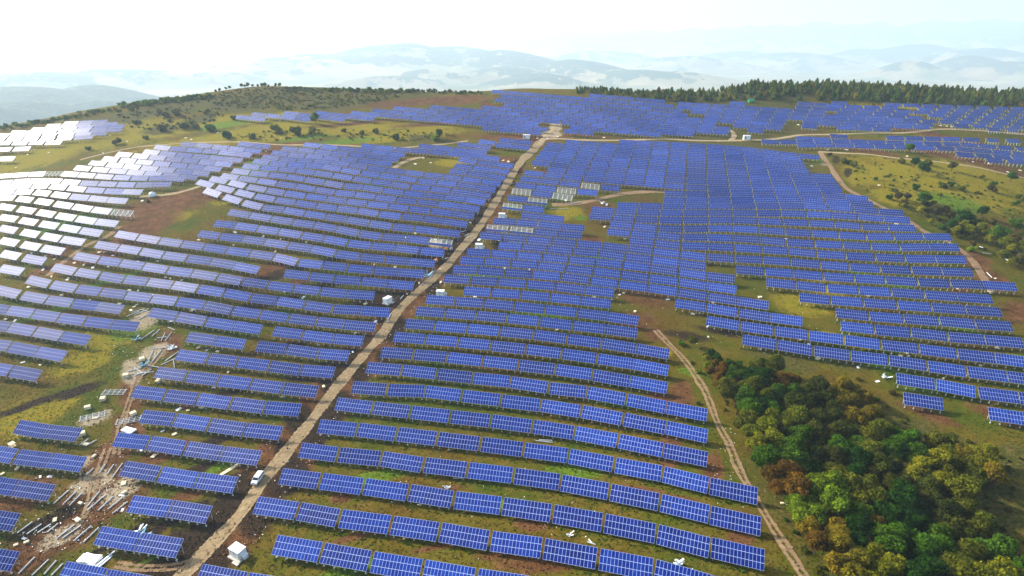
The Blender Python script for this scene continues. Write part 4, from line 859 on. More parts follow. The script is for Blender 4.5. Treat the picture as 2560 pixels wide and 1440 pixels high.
# a person walking on the road: one skinned body, clothes by height
def skin_mesh(name, V, E, rad, mats, pick, sub=2):
    me = bpy.data.meshes.new(name); me.from_pydata(V, E, []); o = bpy.data.objects.new(name, me); COL.objects.link(o)
    sk = o.modifiers.new('skin', 'SKIN'); sk.use_smooth_shade = True
    for k, rr in enumerate(rad): me.skin_vertices[0].data[k].radius = (rr, rr) if not isinstance(rr, tuple) else rr
    me.skin_vertices[0].data[0].use_root = True
    o.modifiers.new('sub', 'SUBSURF').levels = sub
    dg = bpy.context.evaluated_depsgraph_get(); m2 = bpy.data.meshes.new_from_object(o.evaluated_get(dg)); bpy.data.objects.remove(o)
    m2.name = name; m2.materials.clear()
    for m in mats: m2.materials.append(MAT[m])
    for p in m2.polygons: p.material_index = pick(p.center); p.use_smooth = True
    return m2
def make_person():
    V = [(0, 0, .95), (0, 0, 1.15), (0, 0, 1.36), (0, -.01, 1.50), (0, -.02, 1.60), (0, -.02, 1.70)]; E = [(i, i+1) for i in range(5)]; rad = [.135, .13, (.17, .12), .055, .092, .075]
    for s, st in ((-1, .22), (1, -.22)):
        k = len(V); V += [(s*.09, 0, .86), (s*.10, -st*.55, .50), (s*.10, -st*.7+.06, .10), (s*.10, -st*.7-.10, .04)]; rad += [.095, .062, .042, .04]; E += [(0, k), (k, k+1), (k+1, k+2), (k+2, k+3)]
        k = len(V); V += [(s*.19, 0, 1.40), (s*.25, st*.3+.03, 1.13), (s*.24, st*.55, .90), (s*.24, st*.62, .83)]; rad += [.06, .045, .034, .036]; E += [(2, k), (k, k+1), (k+1, k+2), (k+2, k+3)]
        h = len(V)-1
        for f, (dx, ln) in enumerate(((-.03, .075), (-.01, .09), (.01, .085), (.03, .07))):
            q = len(V); V += [(s*.24+dx*.9, st*.64, .79), (s*.235+dx, st*.64-.01, .79-ln)]; rad += [.011, .009]; E += [(h, q), (q, q+1)]
        q = len(V); V += [(s*.215, st*.64-.035, .82), (s*.205, st*.64-.05, .78)]; rad += [.012, .010]; E += [(h, q), (q, q+1)]
    def pick(c):
        if c.z > 1.47: return 0
        if abs(c.x) > .15 and c.z < .92: return 0
        return 1 if c.z > .93 or abs(c.x) > .17 else (2 if c.z > .09 else 3)
    r = empty('person'); me = skin_mesh('person_body', V, E, rad, ('skin', 'jacket', 'trousers', 'jacket'), pick, 2); link('body', me, r)
    m = MB(); prof = [(.0, 1.81), (.07, 1.80), (.105, 1.74), (.112, 1.66), (.10, 1.60)]
    for k in range(14):
        a0, a1 = 2*math.pi*k/14, 2*math.pi*(k+1)/14
        for (r0, z0), (r1, z1) in zip(prof[:-1], prof[1:]):
            f = lambda a, z: .0 if math.sin(a) > -.35 or z > 1.7 else .09
            m.poly([(r0*math.cos(a0), r0*math.sin(a0), z0+f(a0, z0)), (r1*math.cos(a0), r1*math.sin(a0), z1+f(a0, z1)), (r1*math.cos(a1), r1*math.sin(a1), z1+f(a1, z1)), (r0*math.cos(a1), r0*math.sin(a1), z0+f(a1, z0))])
    m.build('hair', MAT['hair'], r, True)
    m = MB()
    for s in (-1, 1): m.box((s*.033, -.108, 1.655), (.022, .012, .012), m=0)
    m.box((0, -.112, 1.575), (.05, .01, .012), m=1); m.bar((0, -.105, 1.65), (0, -.13, 1.61), .02, m=2)
    m.build('face', [MAT['hair'], MAT['red'], MAT['skin']], r)
    return r
PE = make_person(); stand(PE, 720, 1128, R(40), .12); tag(PE, 'person in a dark jacket and pale trousers walking on the dirt road', 'person')
o = copy_tree(PE); stand(o, 1234, 527, R(70), .1); tag(o, 'dark clad person far up the dirt road between the half filled racks', 'person')
o = copy_tree(PE); stand(o, 449, 469, R(10), .0); tag(o, 'dark clad person on the path beside the pale rows', 'person')
# small orange machine and cable reels by the road
def make_machine():
    r = empty('generator'); m = MB(); m.box((0, 0, 1.0), (2.4, 1.3, 1.2)); m.build('housing', MAT['orange'], r)
    m = MB(); m.box((0, 0, .36), (2.6, 1.2, .12)); m.tube([(.8, .3, 1.6), (.8, .3, 1.95)], .07); m.build('chassis', MAT['vent'], r)
    for s in (-1, 1):
        m = MB(); m.tube([(-.4, s*.6, .32), (-.4, s*.78, .32)], .32, 14); m.build('wheel', MAT['tyre'], r)
    return r
GE = make_machine(); stand(GE, 1115, 626, .2); tag(GE, 'orange generator at the end of a row left of the dirt road', 'generator')
o = copy_tree(GE); stand(o, 1090, 655, 1.2); tag(o, 'orange generator on muddy verge left of the road, nearer one', 'generator')
def make_reel():
    r = empty('cable_reel')
    for s in (-1, 1):
        m = MB(); m.tube([(s*.45, 0, .8), (s*.53, 0, .8)], .8, 20); m.build('flange', MAT['plastic'], r)
    m = MB(); m.tube([(-.45, 0, .8), (.45, 0, .8)], .5, 16); m.build('drum', MAT['vent'], r); return r
RE = make_reel(); stand(RE, 1128, 625, .5); tag(RE, 'white cable reel beside the orange generator', 'cable reel')

# ------------------------------------------------------------------ steel sections lying about on the left, given end to end
BEAMS = {'nearest steel set at the lower left corner': 'G262,1290 140,1415;365,1308 240,1428;422,1315 330,1420;472,1338 385,1428',
 'steel set on dark mud left of the blue wrapped pile': 'G245,1028 130,1112;312,1045 200,1122;382,1045 282,1110;437,1040 350,1108;556,1050 422,1155;606,1055 470,1150;682,1058 550,1172;738,1070 622,1182',
 'steel set on brown soil two rows further': 'G512,793 400,895;570,800 468,902;612,812 518,908;745,800 650,915;790,825 655,942;842,840 732,945;912,850 805,935;952,878 838,968',
 'steel set beside the three table row': 'G915,592 835,700;848,600 800,672;785,600 742,665;700,630 640,680;660,410 600,455;720,420 640,465',
 'scattered steel by the muddy left track': 'D1050,1100 1150,1030;1130,1080 1190,1025;1200,1110 1230,1050;1230,1110 1280,1045;1170,1090 1240,1080;1300,1030 1250,1010;1120,1170 1290,1155;1100,1270 1140,1180;1130,1270 1200,1180;1200,1290 1310,1240;1230,1260 1330,1190;1080,1290 1190,1310;1000,1310 1060,1350;940,1340 1050,1310;1290,1250 1300,1310;1000,1370 1080,1340;1060,1370 1130,1320;980,900 1080,870;940,930 1040,890;1000,920 1110,870;1030,950 1100,910;1060,880 1130,900;950,1360 1160,1340',
 'steel lying along the road': 'E450,800 475,770;650,640 710,585;680,620 700,590;660,650 690,620;1690,100 1800,70;1620,130 1700,125;1560,130 1610,125;265,1070 290,1050;930,330 960,310;950,345 985,335;900,300 935,290;360,950 380,905;600,700 625,680;1060,640 1090,600;780,500 810,490',
 'steel between the middle rows': 'H850,708 965,700;1455,425 1585,440;1480,420 1580,425;1850,1160 1880,1195;1840,1180 1900,1200;760,765 820,770',
 'steel on the meadow right': 'F2250,455 2315,465;2410,495 2445,515;2280,600 2320,640'}
ME_BEAM = None
m = MB(); m.box((0, 0, .12), (1, .16, .05)); m.box((0, .075, .17), (1, .03, .14)); m.box((0, -.075, .17), (1, .03, .14)); ME_BEAM = m.mesh('steel_beam', MAT['alu'])
def segs(s):
    t = 'P'; out = []
    for pr_ in s.split(';'):
        e = []
        for tok in pr_.split():
            if tok[0].isupper(): t = tok[0]; tok = tok[1:]
            x, y = map(float, tok.split(',')); a, b, sc_ = TILES[t]; e.append((a+x/sc_, b+y/sc_))
        out.append(e)
    return out
for where, s in BEAMS.items():
    L = sorted(segs(s), key=lambda e: e[0][0]+e[1][0])
    for i, (a, b) in enumerate(L):
        A, B = g1(*a), g1(*b); d = B-A; ln = min(d.length, 9.0)
        o = link('steel_beam', ME_BEAM); o.location = (A+B)/2; x = d.normalized(); y = Vector((0, 0, 1)).cross(x).normalized(); z = x.cross(y)
        o.rotation_euler = Matrix((x, y, z)).transposed().to_euler(); o.scale = (ln, 1.5, 1.5)
        tag(o, 'pale steel beam, %s from left in the %s' % (nth(i), where), 'steel beam', 'steel beams on the ground')
# ladder frames lying flat
def make_ladder():
    m = MB()
    for y in (-1.6, -.4, .8, 2.0): m.box((0, y, .15), (9, .12, .12))
    for x in (-4, -2, 0, 2, 4): m.box((x, .2, .28), (.12, 4.4, .12))
    return m.mesh('steel_lattice', MAT['alu'])
ME_LAD = make_ladder()
for i, (u, v, rz, lb) in enumerate(((232, 1042, -8, 'flat steel lattice on the grass edge left of the muddy track, lower one'), (322, 1052, -8, 'flat steel lattice in front of the two pale crates right of the muddy track'), (285, 982, -25, 'flat steel lattice beside the muddy track, farthest of three'))):
    o = link('steel_lattice', ME_LAD); p = g1(u, v); o.location = p; o.rotation_euler = nrm(p.x, p.y).to_track_quat('Z', 'Y').to_euler(); o.rotation_euler.rotate_axis('Z', R(rz)); o.scale = (.95, .8, 1)
    tag(o, lb, 'steel lattice', 'flat steel lattices')
# sheets and wrapped bundles
def pile(name, mats, u, v, L, Wd, H, rz, lb, cat, n=5):
    r = empty(name)
    for k in range(n):
        m = MB(); M = Euler((0, 0, random.uniform(-.12, .12))).to_matrix(); m.box((random.uniform(-.2, .2), random.uniform(-.15, .15), H*(k+.5)/n), (L*random.uniform(.9, 1), Wd*random.uniform(.85, 1), H/n*.85), M)
        m.build('sheet', MAT[mats[k % len(mats)]], r)
    stand(r, u, v, R(rz)); tag(r, lb, cat)
pile('panel_stack', ['white', 'plastic'], 226, 1402, 6.2, 3.2, .9, -12, 'wide white stack of sheets behind the nearest left table', 'stack')
pile('panel_stack', ['plastic', 'white'], 322, 1078, 5.2, 2.6, .7, -20, 'white crumpled sheet pile behind a four table row left of the track', 'stack')
def wrapped(u, v, sc_, rz, lb, mat='plastic'):
    m = MB(); rnd = random.Random(int(u*7+v))
    for k in range(9):
        a = rnd.uniform(0, 6.28); l = rnd.uniform(1, 2.6)*sc_; m.bar((rnd.uniform(-.5, .5)*sc_, rnd.uniform(-.4, .4)*sc_, .1), (l*math.cos(a), l*math.sin(a)*.5, rnd.uniform(.3, 1.9)*sc_), rnd.uniform(.25, .6)*sc_, .12)
    o = m.build('plastic_wrapping', MAT[mat]); stand(o, u, v, R(rz)); tag(o, lb, 'plastic wrapping', 'heaps of torn plastic wrapping')
wrapped(349, 1345, 1.5, 20, 'bluish white torn wrapping standing between two nearest left tables', 'bluewrap')
wrapped(347, 1330, 1.3, 80, 'tall white torn wrapping just behind the nearest left tables')
wrapped(430, 872, 1.1, 0, 'white torn wrapping beside the muddy left track, upper heap')
wrapped(360, 915, 1.0, 30, 'bluish torn wrapping beside the muddy left track', 'bluewrap')
wrapped(340, 850, 1.0, 50, 'pale blue wrapping on grass left of the muddy track', 'bluewrap')
wrapped(1070, 690, 1.4, 40, 'blue wrapped bundle on the road verge below a row end', 'bluewrap')
wrapped(1425, 1340, .7, 40, 'white straps behind a front row table in the middle field')
wrapped(1120, 1222, .6, 10, 'white straps behind a table three rows from the front')
wrapped(2215, 945, 1.1, 10, 'white wrapping on the grass above the wood')
wrapped(1505, 510, 1.2, 120, 'white sheet beside the sandy path in the middle field')
wrapped(1695, 1412, .9, 10, 'white torn paper behind the lowest row, near the two rut track')
wrapped(1140, 582, .8, 10, 'white torn wrapping on the road verge')
m = MB(); m.box((0, 0, .18), (9.5, .9, .35)); m.box((.3, .5, .45), (8.5, .5, .2)); o = m.build('white_plank', MAT['plastic']); stand(o, 265, 1403, heading(249, 1415, 278, 1386)); tag(o, 'long white plank beside the wide white stack', 'plank')
m = MB(); m.box((0, 0, .1), (11, 1.1, .16)); m.box((.8, .3, .22), (8, .6, .1)); o = m.build('white_plank', MAT['cream']); stand(o, 577, 1173, heading(557, 1186, 598, 1158)); tag(o, 'long cream board on the grass before a four table row', 'plank')

# pale crates, pallets and card boxes dropped along the rows
CR = 'G655,182 768,118 995,228 615,378 95,460 370,690 410,1012 580,1014 912,938 922,740 925,810 905,830 120,1198 200,1180 180,1150 1145,538 600,890 1330,188 1400,198 1505,180 1210,352 1300,375 2410,22 1050,495 640,450 130,632 300,690 20,670 2100,100 1590,28 710,255 700,540 D1060,1250 940,1372 1180,1415 170,1268 300,1290 460,772 670,802 890,832 1000,858 975,880 1020,840 215,712 235,455 405,502 340,482 320,578 740,450 775,452 840,473 555,530 625,546 692,562 385,632 512,645 500,655 1025,520 1175,518 805,556 965,732 1030,738 1130,765 1235,637 1270,647 1352,656 470,990 45,950 112,957 1620,1188 1700,1345 1540,1178 1478,1160 1740,398 1960,330 2090,352 2280,378 1750,300 2050,445 2120,745 2258,785 1480,358 1430,885 1440,880 2370,1140 1060,70 1280,960 2700,330 E190,835 265,965 355,965 115,1055 95,1190 500,760 590,680 715,515 745,575 970,230 1035,356 1185,362 750,675 1005,780 1890,785 2110,755 2440,800 2195,890 1970,262 2120,350 2160,490 1225,572 1410,577 1615,1028 1680,65 1985,95 560,310 710,360 480,335 410,560 255,545 2080,765 F145,905 95,910 205,1000 600,1172 1028,1242 1325,1305 895,1102 1690,1200 1700,1222 1960,1388 2235,1295 1470,1410 2365,1162 2300,745 2315,755 2065,722 1400,775 790,348 245,825 1610,240 2240,410 2345,645 595,785 960,1135 210,1080 1640,1220 I800,895 760,890 1245,10 C2080,1115 2440,1282 2530,1270 2180,1205 2300,1220 1100,1115 1240,1115 1985,940 2020,945 1940,935 880,930 1030,1175 980,1235 1480,1380 1690,1165 B560,1220 675,1212 620,1180 880,1160 1215,1195 1255,1205 1540,1030 1470,1030 1620,1020 1450,1250 1965,1025 A770,1142 945,1052 1383,1028 1425,1042 1620,990 1980,1127 265,1120 205,1150 120,1248 365,1138 550,970 2090,1030 820,1010 1965,885 2000,890 2085,900'
CRP = [p[0] for p in segs(CR.replace(' ', ';'))]
def crate_mesh(name, L, Wd, H, mat, slat):
    m = MB()
    if slat:
        for k in range(6): m.box((-L/2+L*(k+.5)/6, 0, H), (L/6*.8, Wd, .05))
        for y in (-Wd*.42, 0, Wd*.42): m.box((0, y, H*.5), (L, .12, H-.06))
        for k in range(6): m.box((-L/2+L*(k+.5)/6, 0, .05), (L/6*.8, Wd, .05))
    else:
        m.box((0, 0, H/2), (L, Wd, H)); m.box((0, 0, H+.02), (L*.98, .14, .04)); m.box((-L*.2, Wd/2, H*.8), (L*.5, .1, .3), Euler((.9, 0, 0)).to_matrix())
    return m.mesh(name, MAT[mat])
KIND = [('pallet', crate_mesh('pallet', 1.9, 1.3, .3, 'cream', True)), ('card_box', crate_mesh('card_box', 1.9, 1.2, .55, 'cream', False)), ('card_sheet', crate_mesh('card_sheet', 2.2, 1.2, .14, 'white', False)), ('crate', crate_mesh('crate', 2.0, 1.7, 1.2, 'cream', True))]
_first = {}
for i, (u, v) in enumerate(CRP):
    big = i in (0, 1, 2, 3, 4, 32, 33, 34)
    nm, me = KIND[3] if big else KIND[[0, 1, 2][(i*7) % 3]]
    o = link(nm, me); p = g1(u, v); o.location = p; o.rotation_euler = nrm(p.x, p.y).to_track_quat('Z', 'Y').to_euler(); o.rotation_euler.rotate_axis('Z', random.uniform(0, 3.1))
    sc_ = 1.0 if big else random.uniform(.55, 1.0)*(1.0 if v > 600 else 1.25); o.scale = (sc_, sc_*random.uniform(.8, 1.1), 1)
    # nearest drawn table names the spot
    k = min(NEAR, key=lambda k: (mid[k, 0]-u)**2+1.6*(mid[k, 1]-v)**2)
    dd = math.hypot(mid[k, 0]-u, mid[k, 1]-v)
    t = row_label(k, '').split(',')
    side = 'below' if v > mid[k, 1]+10 else ('behind' if v < mid[k, 1]-10 else 'beside')
    word = {'pallet': 'pale pallet', 'card_box': 'pale card box', 'card_sheet': 'white card sheet', 'crate': 'cream crate'}[nm]
    if dd < 120: lb = '%s %s a table%s:%s,%s' % (word, side, ' '+t[0].strip(), t[1], t[2].replace(' from front', ''))
    else:
        reg = 'far upper right slope' if u > 1700 else ('upper middle' if u > 900 else 'upper left meadow')
        if v > 500: reg = 'right meadow' if u > 1700 else 'left grass'
        lb = '%s on the %s, %s' % (word, reg, 'one of several there')
    tag(o, lb, nm.replace('_', ' '), nm.replace('_', ' ')+'s dropped along the rows')
# uncountable scraps
m = MB(); rnd = random.Random(5)
SCR = []
def scrap(u, v, s): SCR.append((u, v, s))
def scrap_at(p, s):
    a = rnd.uniform(0, 6.28); l = s*rnd.uniform(.4, 1.6); w = s*rnd.uniform(.3, .8); c, sn = math.cos(a), math.sin(a); h = rnd.uniform(.06, .3)
    M = Euler((rnd.uniform(-.3, .3), rnd.uniform(-.3, .3), a)).to_matrix(); m.box((p.x, p.y, p.z+h*.5), (l, w, h*.6), M, rnd.choice((0, 0, 1, 2, 3)))
for k in range(330):
    i = rnd.randrange(2, len(MAIN)-2); f = rnd.random(); a, b = MAIN[i], MAIN[i+1]; u = a[0]+(b[0]-a[0])*f; v = a[1]+(b[1]-a[1])*f
    s = max(12, (v-250)*.055); u += rnd.choice((-1, 1))*s*(1.0+abs(rnd.gauss(0, .9))); scrap(u, v, .32)
for (cu, cv, ru, rv, n) in ((230, 1200, 130, 170, 260), (150, 1330, 150, 60, 160), (360, 880, 90, 110, 200), (1070, 600, 60, 30, 60), (1330, 505, 80, 30, 90), (640, 760, 300, 60, 120), (500, 900, 300, 100, 120), (400, 640, 350, 70, 120), (1560, 760, 80, 60, 60), (1900, 830, 200, 60, 60), (1800, 1160, 60, 200, 60), (2100, 330, 400, 15, 160), (1500, 340, 250, 6, 120), (2300, 400, 240, 30, 80), (1300, 1250, 500, 150, 200), (820, 760, 200, 200, 160), (980, 850, 40, 60, 60), (600, 330, 350, 30, 50), (1850, 700, 500, 120, 120)):
    for k in range(int(n*.55)): scrap(rnd.gauss(cu, ru*.5), rnd.gauss(cv, rv*.5), .30)
for q, e in zip(ground_at([c[0] for c in SCR], [c[1] for c in SCR]), SCR): scrap_at(Vector(q), e[2])
o = m.build('litter', [MAT['cream'], MAT['white'], MAT['plastic'], MAT['concrete']]); tag(o, 'small pale scraps strewn over the soil between the tables', 'litter', None, 'stuff')

# ------------------------------------------------------------------ trees
def leaf_cloud(seed, kind):
    """crown of unit radius standing on z=0, made of many leaf-sized faces round several boughs; returns verts, faces, tints"""
    rg = np.random.default_rng(seed); lobes = []
    if kind == 'broad':
        lobes.append((0, 0, 1.0, .62))
        for k in range(9):
            a = k*2.4+rg.uniform(-.4, .4); rr = rg.uniform(.38, .62); z = rg.uniform(.65, 1.45) if k > 2 else rg.uniform(1.3, 1.65)
            if k <= 2: rr *= .5
            lobes.append((rr*math.cos(a), rr*math.sin(a), z, rg.uniform(.30, .46)))
        n = 2100; sz = .068
    elif kind == 'shrub':
        for k in range(7):
            a = k*2.4+rg.uniform(-.5, .5); rr = rg.uniform(.1, .6); lobes.append((rr*math.cos(a), rr*math.sin(a), rg.uniform(.2, .6), rg.uniform(.28, .45)))
        n = 1100; sz = .09
    V = []; F_ = []; T_ = []
    L = np.array(lobes); w = L[:, 3]**2; w /= w.sum(); pick = rg.choice(len(L), n, p=w)
    d = rg.normal(size=(n, 3)); d[:, 2] = np.abs(d[:, 2])*.9-.35+rg.normal(size=n)*.25; d /= np.linalg.norm(d, axis=1)[:, None]
    c = L[pick, :3]+d*L[pick, 3:4]*(1-np.abs(rg.normal(size=(n, 1)))*.22+.07*rg.normal(size=(n, 1)))
    # keep leaves that are not buried in another bough
    keep = np.ones(n, bool)
    for (x, y, z, r_) in lobes: keep &= np.linalg.norm(c-(x, y, z), axis=1) > r_*.72
    c = c[keep]; d = d[keep]; lob = pick[keep]
    lt = rg.uniform(.72, 1.28, len(L))
    up = np.array([0, 0, 1.0])
    for p, q, li in zip(c, d, lob):
        q = q+rg.normal(size=3)*.55; q /= np.linalg.norm(q); a = np.cross(q, up if abs(q[2]) < .9 else (1, 0, 0)); a /= np.linalg.norm(a); b = np.cross(q, a)
        s = sz*rg.uniform(.6, 1.5); t = rg.uniform(0, 6.28); e1 = (a*math.cos(t)+b*math.sin(t))*s; e2 = (b*math.cos(t)-a*math.sin(t))*s*rg.uniform(.55, .9)
        k = len(V); V += [p-e1-e2*.4, p+e2, p+e1+e2*.3, p-e2]; F_.append((k, k+1, k+2, k+3)); f = lt[li]*rg.uniform(.7, 1.35); hue = rg.uniform(-.12, .12)
        T_ += [(f*(1+hue), f, f*(1-hue))]*4
    # darker filler inside each bough, so that no daylight shows through the middle
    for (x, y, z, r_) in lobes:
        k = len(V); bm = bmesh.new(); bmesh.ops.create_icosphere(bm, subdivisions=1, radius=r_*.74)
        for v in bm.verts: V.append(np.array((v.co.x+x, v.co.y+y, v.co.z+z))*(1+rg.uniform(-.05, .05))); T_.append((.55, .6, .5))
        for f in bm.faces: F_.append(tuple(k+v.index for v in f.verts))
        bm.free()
    return V, F_, T_
def conifer_cloud(seed):
    rg = np.random.default_rng(seed); V = []; F_ = []; T_ = []
    for k in range(150):
        z = rg.uniform(.12, 1)**.85; rr = (1-z)*.30+.015; a = rg.uniform(0, 6.28); s = .075*(1.25-z*.75)
        for j in range(2):
            p = np.array((rr*math.cos(a)*rg.uniform(.75, 1.05), rr*math.sin(a)*rg.uniform(.75, 1.05), z)); t = np.array((-math.sin(a), math.cos(a), rg.uniform(-.2, .2)))*s; o = np.array((math.cos(a), math.sin(a), -.75))*s*1.3
            k0 = len(V); V += [p-t, p+t, p+o]; F_.append((k0, k0+1, k0+2)); f = rg.uniform(.6, 1.4); T_ += [(f, f, f*.9)]*3; a += .35
    n = 7; k0 = len(V)
    for j in range(n): V.append(np.array((.22*math.cos(6.283*j/n), .22*math.sin(6.283*j/n), .12))); T_.append((.6, .6, .55))
    V.append(np.array((0, 0, .95))); T_.append((.7, .7, .6))
    for j in range(n): F_.append((k0+j, k0+(j+1) % n, k0+n))
    return V, F_, T_
def cloud_mesh(name, VFT):
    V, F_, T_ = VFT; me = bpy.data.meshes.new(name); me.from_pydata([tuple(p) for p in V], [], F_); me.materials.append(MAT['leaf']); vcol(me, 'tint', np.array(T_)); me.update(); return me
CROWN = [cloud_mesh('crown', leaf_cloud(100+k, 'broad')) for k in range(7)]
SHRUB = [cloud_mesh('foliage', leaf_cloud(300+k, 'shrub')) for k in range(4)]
CONV = [conifer_cloud(500+k) for k in range(3)]
def trunk_mesh():
    m = MB(); m.tube([(0, 0, -.4), (.02, .01, .5), (-.02, .03, 1.0)], [.085, .06, .04], 7)
    for k in range(5):
        a = k*1.3; m.tube([(0, 0, .35+.08*k), (.2*math.cos(a), .2*math.sin(a), .75+.07*k), (.42*math.cos(a), .42*math.sin(a), 1.05+.08*k)], [.035, .022, .01], 5)
    return m.mesh('trunk', MAT['bark'])
TRUNK = trunk_mesh()
def tree(P, rad, hgt_, col, label, group, name='tree', k=0, cat='tree'):
    r = empty(name, P, random.uniform(0, 6.28))
    if name == 'shrub':
        c = link('foliage', SHRUB[k % len(SHRUB)], r); c.scale = (rad, rad, hgt_); 
        t = link('stem', TRUNK, r); t.scale = (rad*.5, rad*.5, hgt_*.4)
    else:
        c = link('crown', CROWN[k % len(CROWN)], r); s = hgt_/2.05; c.scale = (rad, rad, s); c.location = (0, 0, hgt_*.06)
        t = link('trunk', TRUNK, r); t.scale = (rad*.8, rad*.8, s*.85)
    c.color = (*col, 1)
    tag(r, label, cat, group); return r
PALETTE = {'dark green': (.012, .036, .003), 'mid green': (.034, .072, .004), 'light green': (.085, .125, .007), 'olive': (.064, .070, .005), 'dark olive': (.034, .040, .005), 'yellow green': (.115, .115, .006), 'ochre': (.105, .080, .006), 'orange brown': (.088, .048, .006), 'brown': (.050, .040, .008), 'grey brown': (.062, .054, .018)}
PALETTE = {k: (c[0]*1.6, c[1]*1.6, c[2]*1.4) for k, c in PALETTE.items()}
WOODCOL = [(1870,1010,'mid green'),(1830,1000,'olive'),(1905,985,'olive'),(2140,1005,'ochre'),(2010,1010,'dark olive'),(2060,1060,'dark olive'),(1930,1090,'yellow green'),(1960,1130,'mid green'),(2080,1090,'dark olive'),(2050,1140,'dark olive'),(2200,1110,'olive'),(2300,1085,'mid green'),(2350,1090,'olive'),(2430,1100,'ochre'),(2455,1120,'yellow green'),(1950,1200,'orange brown'),(2025,1180,'dark green'),(2100,1180,'olive'),(2150,1170,'dark green'),(2220,1180,'dark olive'),(2320,1190,'yellow green'),(2400,1200,'olive'),(2040,1245,'light green'),(2010,1280,'light green'),(2070,1315,'ochre'),(2120,1290,'light green'),(2140,1320,'dark green'),(2190,1310,'ochre'),(2250,1280,'dark green'),(2020,1365,'orange brown'),(2110,1400,'ochre'),(2230,1355,'mid green'),(2200,1410,'yellow green'),(2280,1400,'dark green'),(2350,1370,'mid green'),(2410,1385,'olive'),(2480,1415,'yellow green'),(2380,1310,'dark olive'),(2450,1290,'olive'),(2530,1200,'ochre'),(2540,1300,'ochre'),(1757,896,'yellow green'),(1790,883,'dark green'),(1828,906,'mid green'),(1800,912,'orange brown'),(1888,930,'dark green'),(1918,893,'olive'),(1860,960,'olive'),(1960,950,'orange brown'),(1900,1000,'dark green'),(1960,1000,'mid green'),(1850,1060,'olive'),(2000,1130,'mid green'),(2130,1130,'mid green'),(2250,1130,'mid green'),(2500,1380,'mid green'),(2170,1240,'olive'),(2300,1240,'dark olive'),(2000,1060,'olive')]
WOOD = [(1690,870),(1740,880),(1775,868),(1840,890),(1890,905),(1935,900),(1975,940),(2070,985),(2110,965),(2180,975),(2200,1050),(2270,1095),(2330,1100),(2420,1110),(2480,1135),(2490,1190),(2420,1240),(2460,1290),(2500,1370),(2640,1440),(2640,1560),(2060,1560),(2040,1440),(2010,1360),(1980,1290),(1935,1235),(1905,1170),(1868,1110),(1840,1050),(1815,990),(1785,950),(1740,915)]
rnd = random.Random(3)
cand = []; tries = 0
TRACK = np.array([(2060,1500),(2010,1440),(1940,1330),(1885,1240),(1850,1180),(1822,1110),(1795,1060),(1772,1000),(1755,965),(1722,915),(1692,880)], float)
TP = smooth_line(ground_at(TRACK[:, 0], TRACK[:, 1])[:, :2], 4)
UVC = [q for q in ((rnd.uniform(1690, 2640), rnd.uniform(860, 1560)) for _ in range(9000)) if inside(q, WOOD)]
for (u, v), q in zip(UVC, ground_at([q[0] for q in UVC], [q[1] for q in UVC], 4.5)):
    if len(cand)   >= 225: break
    P = Vector(q); P.z = float(hgt(P.x, P.y))
    dt = np.min(np.hypot(TP[:, 0]-P.x, TP[:, 1]-P.y))
    small = v < 960 and u < 1900
    rad = rnd.uniform(2.2, 3.2) if small else rnd.uniform(3.2, 5.3)
    if dt < rad+2.2: continue
    if any((q[0]-P).length < .53*(rad+q[1]) for q in cand): continue
    cand.append((P, rad, u, v, dt))
lab = {}
for (P, rad, u, v, dt) in sorted(cand, key=lambda c: -c[3]):
    c = min(WOODCOL, key=lambda w: ((w[0]-u)**2+(1.2*(w[1]-v))**2)*rnd.uniform(.75, 1.35))[2]
    a = PALETTE[c]; j = rnd.uniform(.8, 1.2); col = (a[0]*j*rnd.uniform(.9, 1.1), a[1]*j, a[2]*j)
    zone = 'at the track edge of the wood' if dt < 11 else ('on the right side of the wood' if u > 2330 else ('at the upper tip of the wood' if v < 1020 else 'inside the lower right wood'))
    n = lab[(c, zone)] = lab.get((c, zone), -1)+1
    tree(P, rad, rad*rnd.uniform(1.75, 2.15), col, '%s tree, %s from front of its colour, %s' % (c, nth(n), zone), 'broadleaf trees of the lower right wood', 'tree', rnd.randrange(7))
print('wood trees', len(cand))
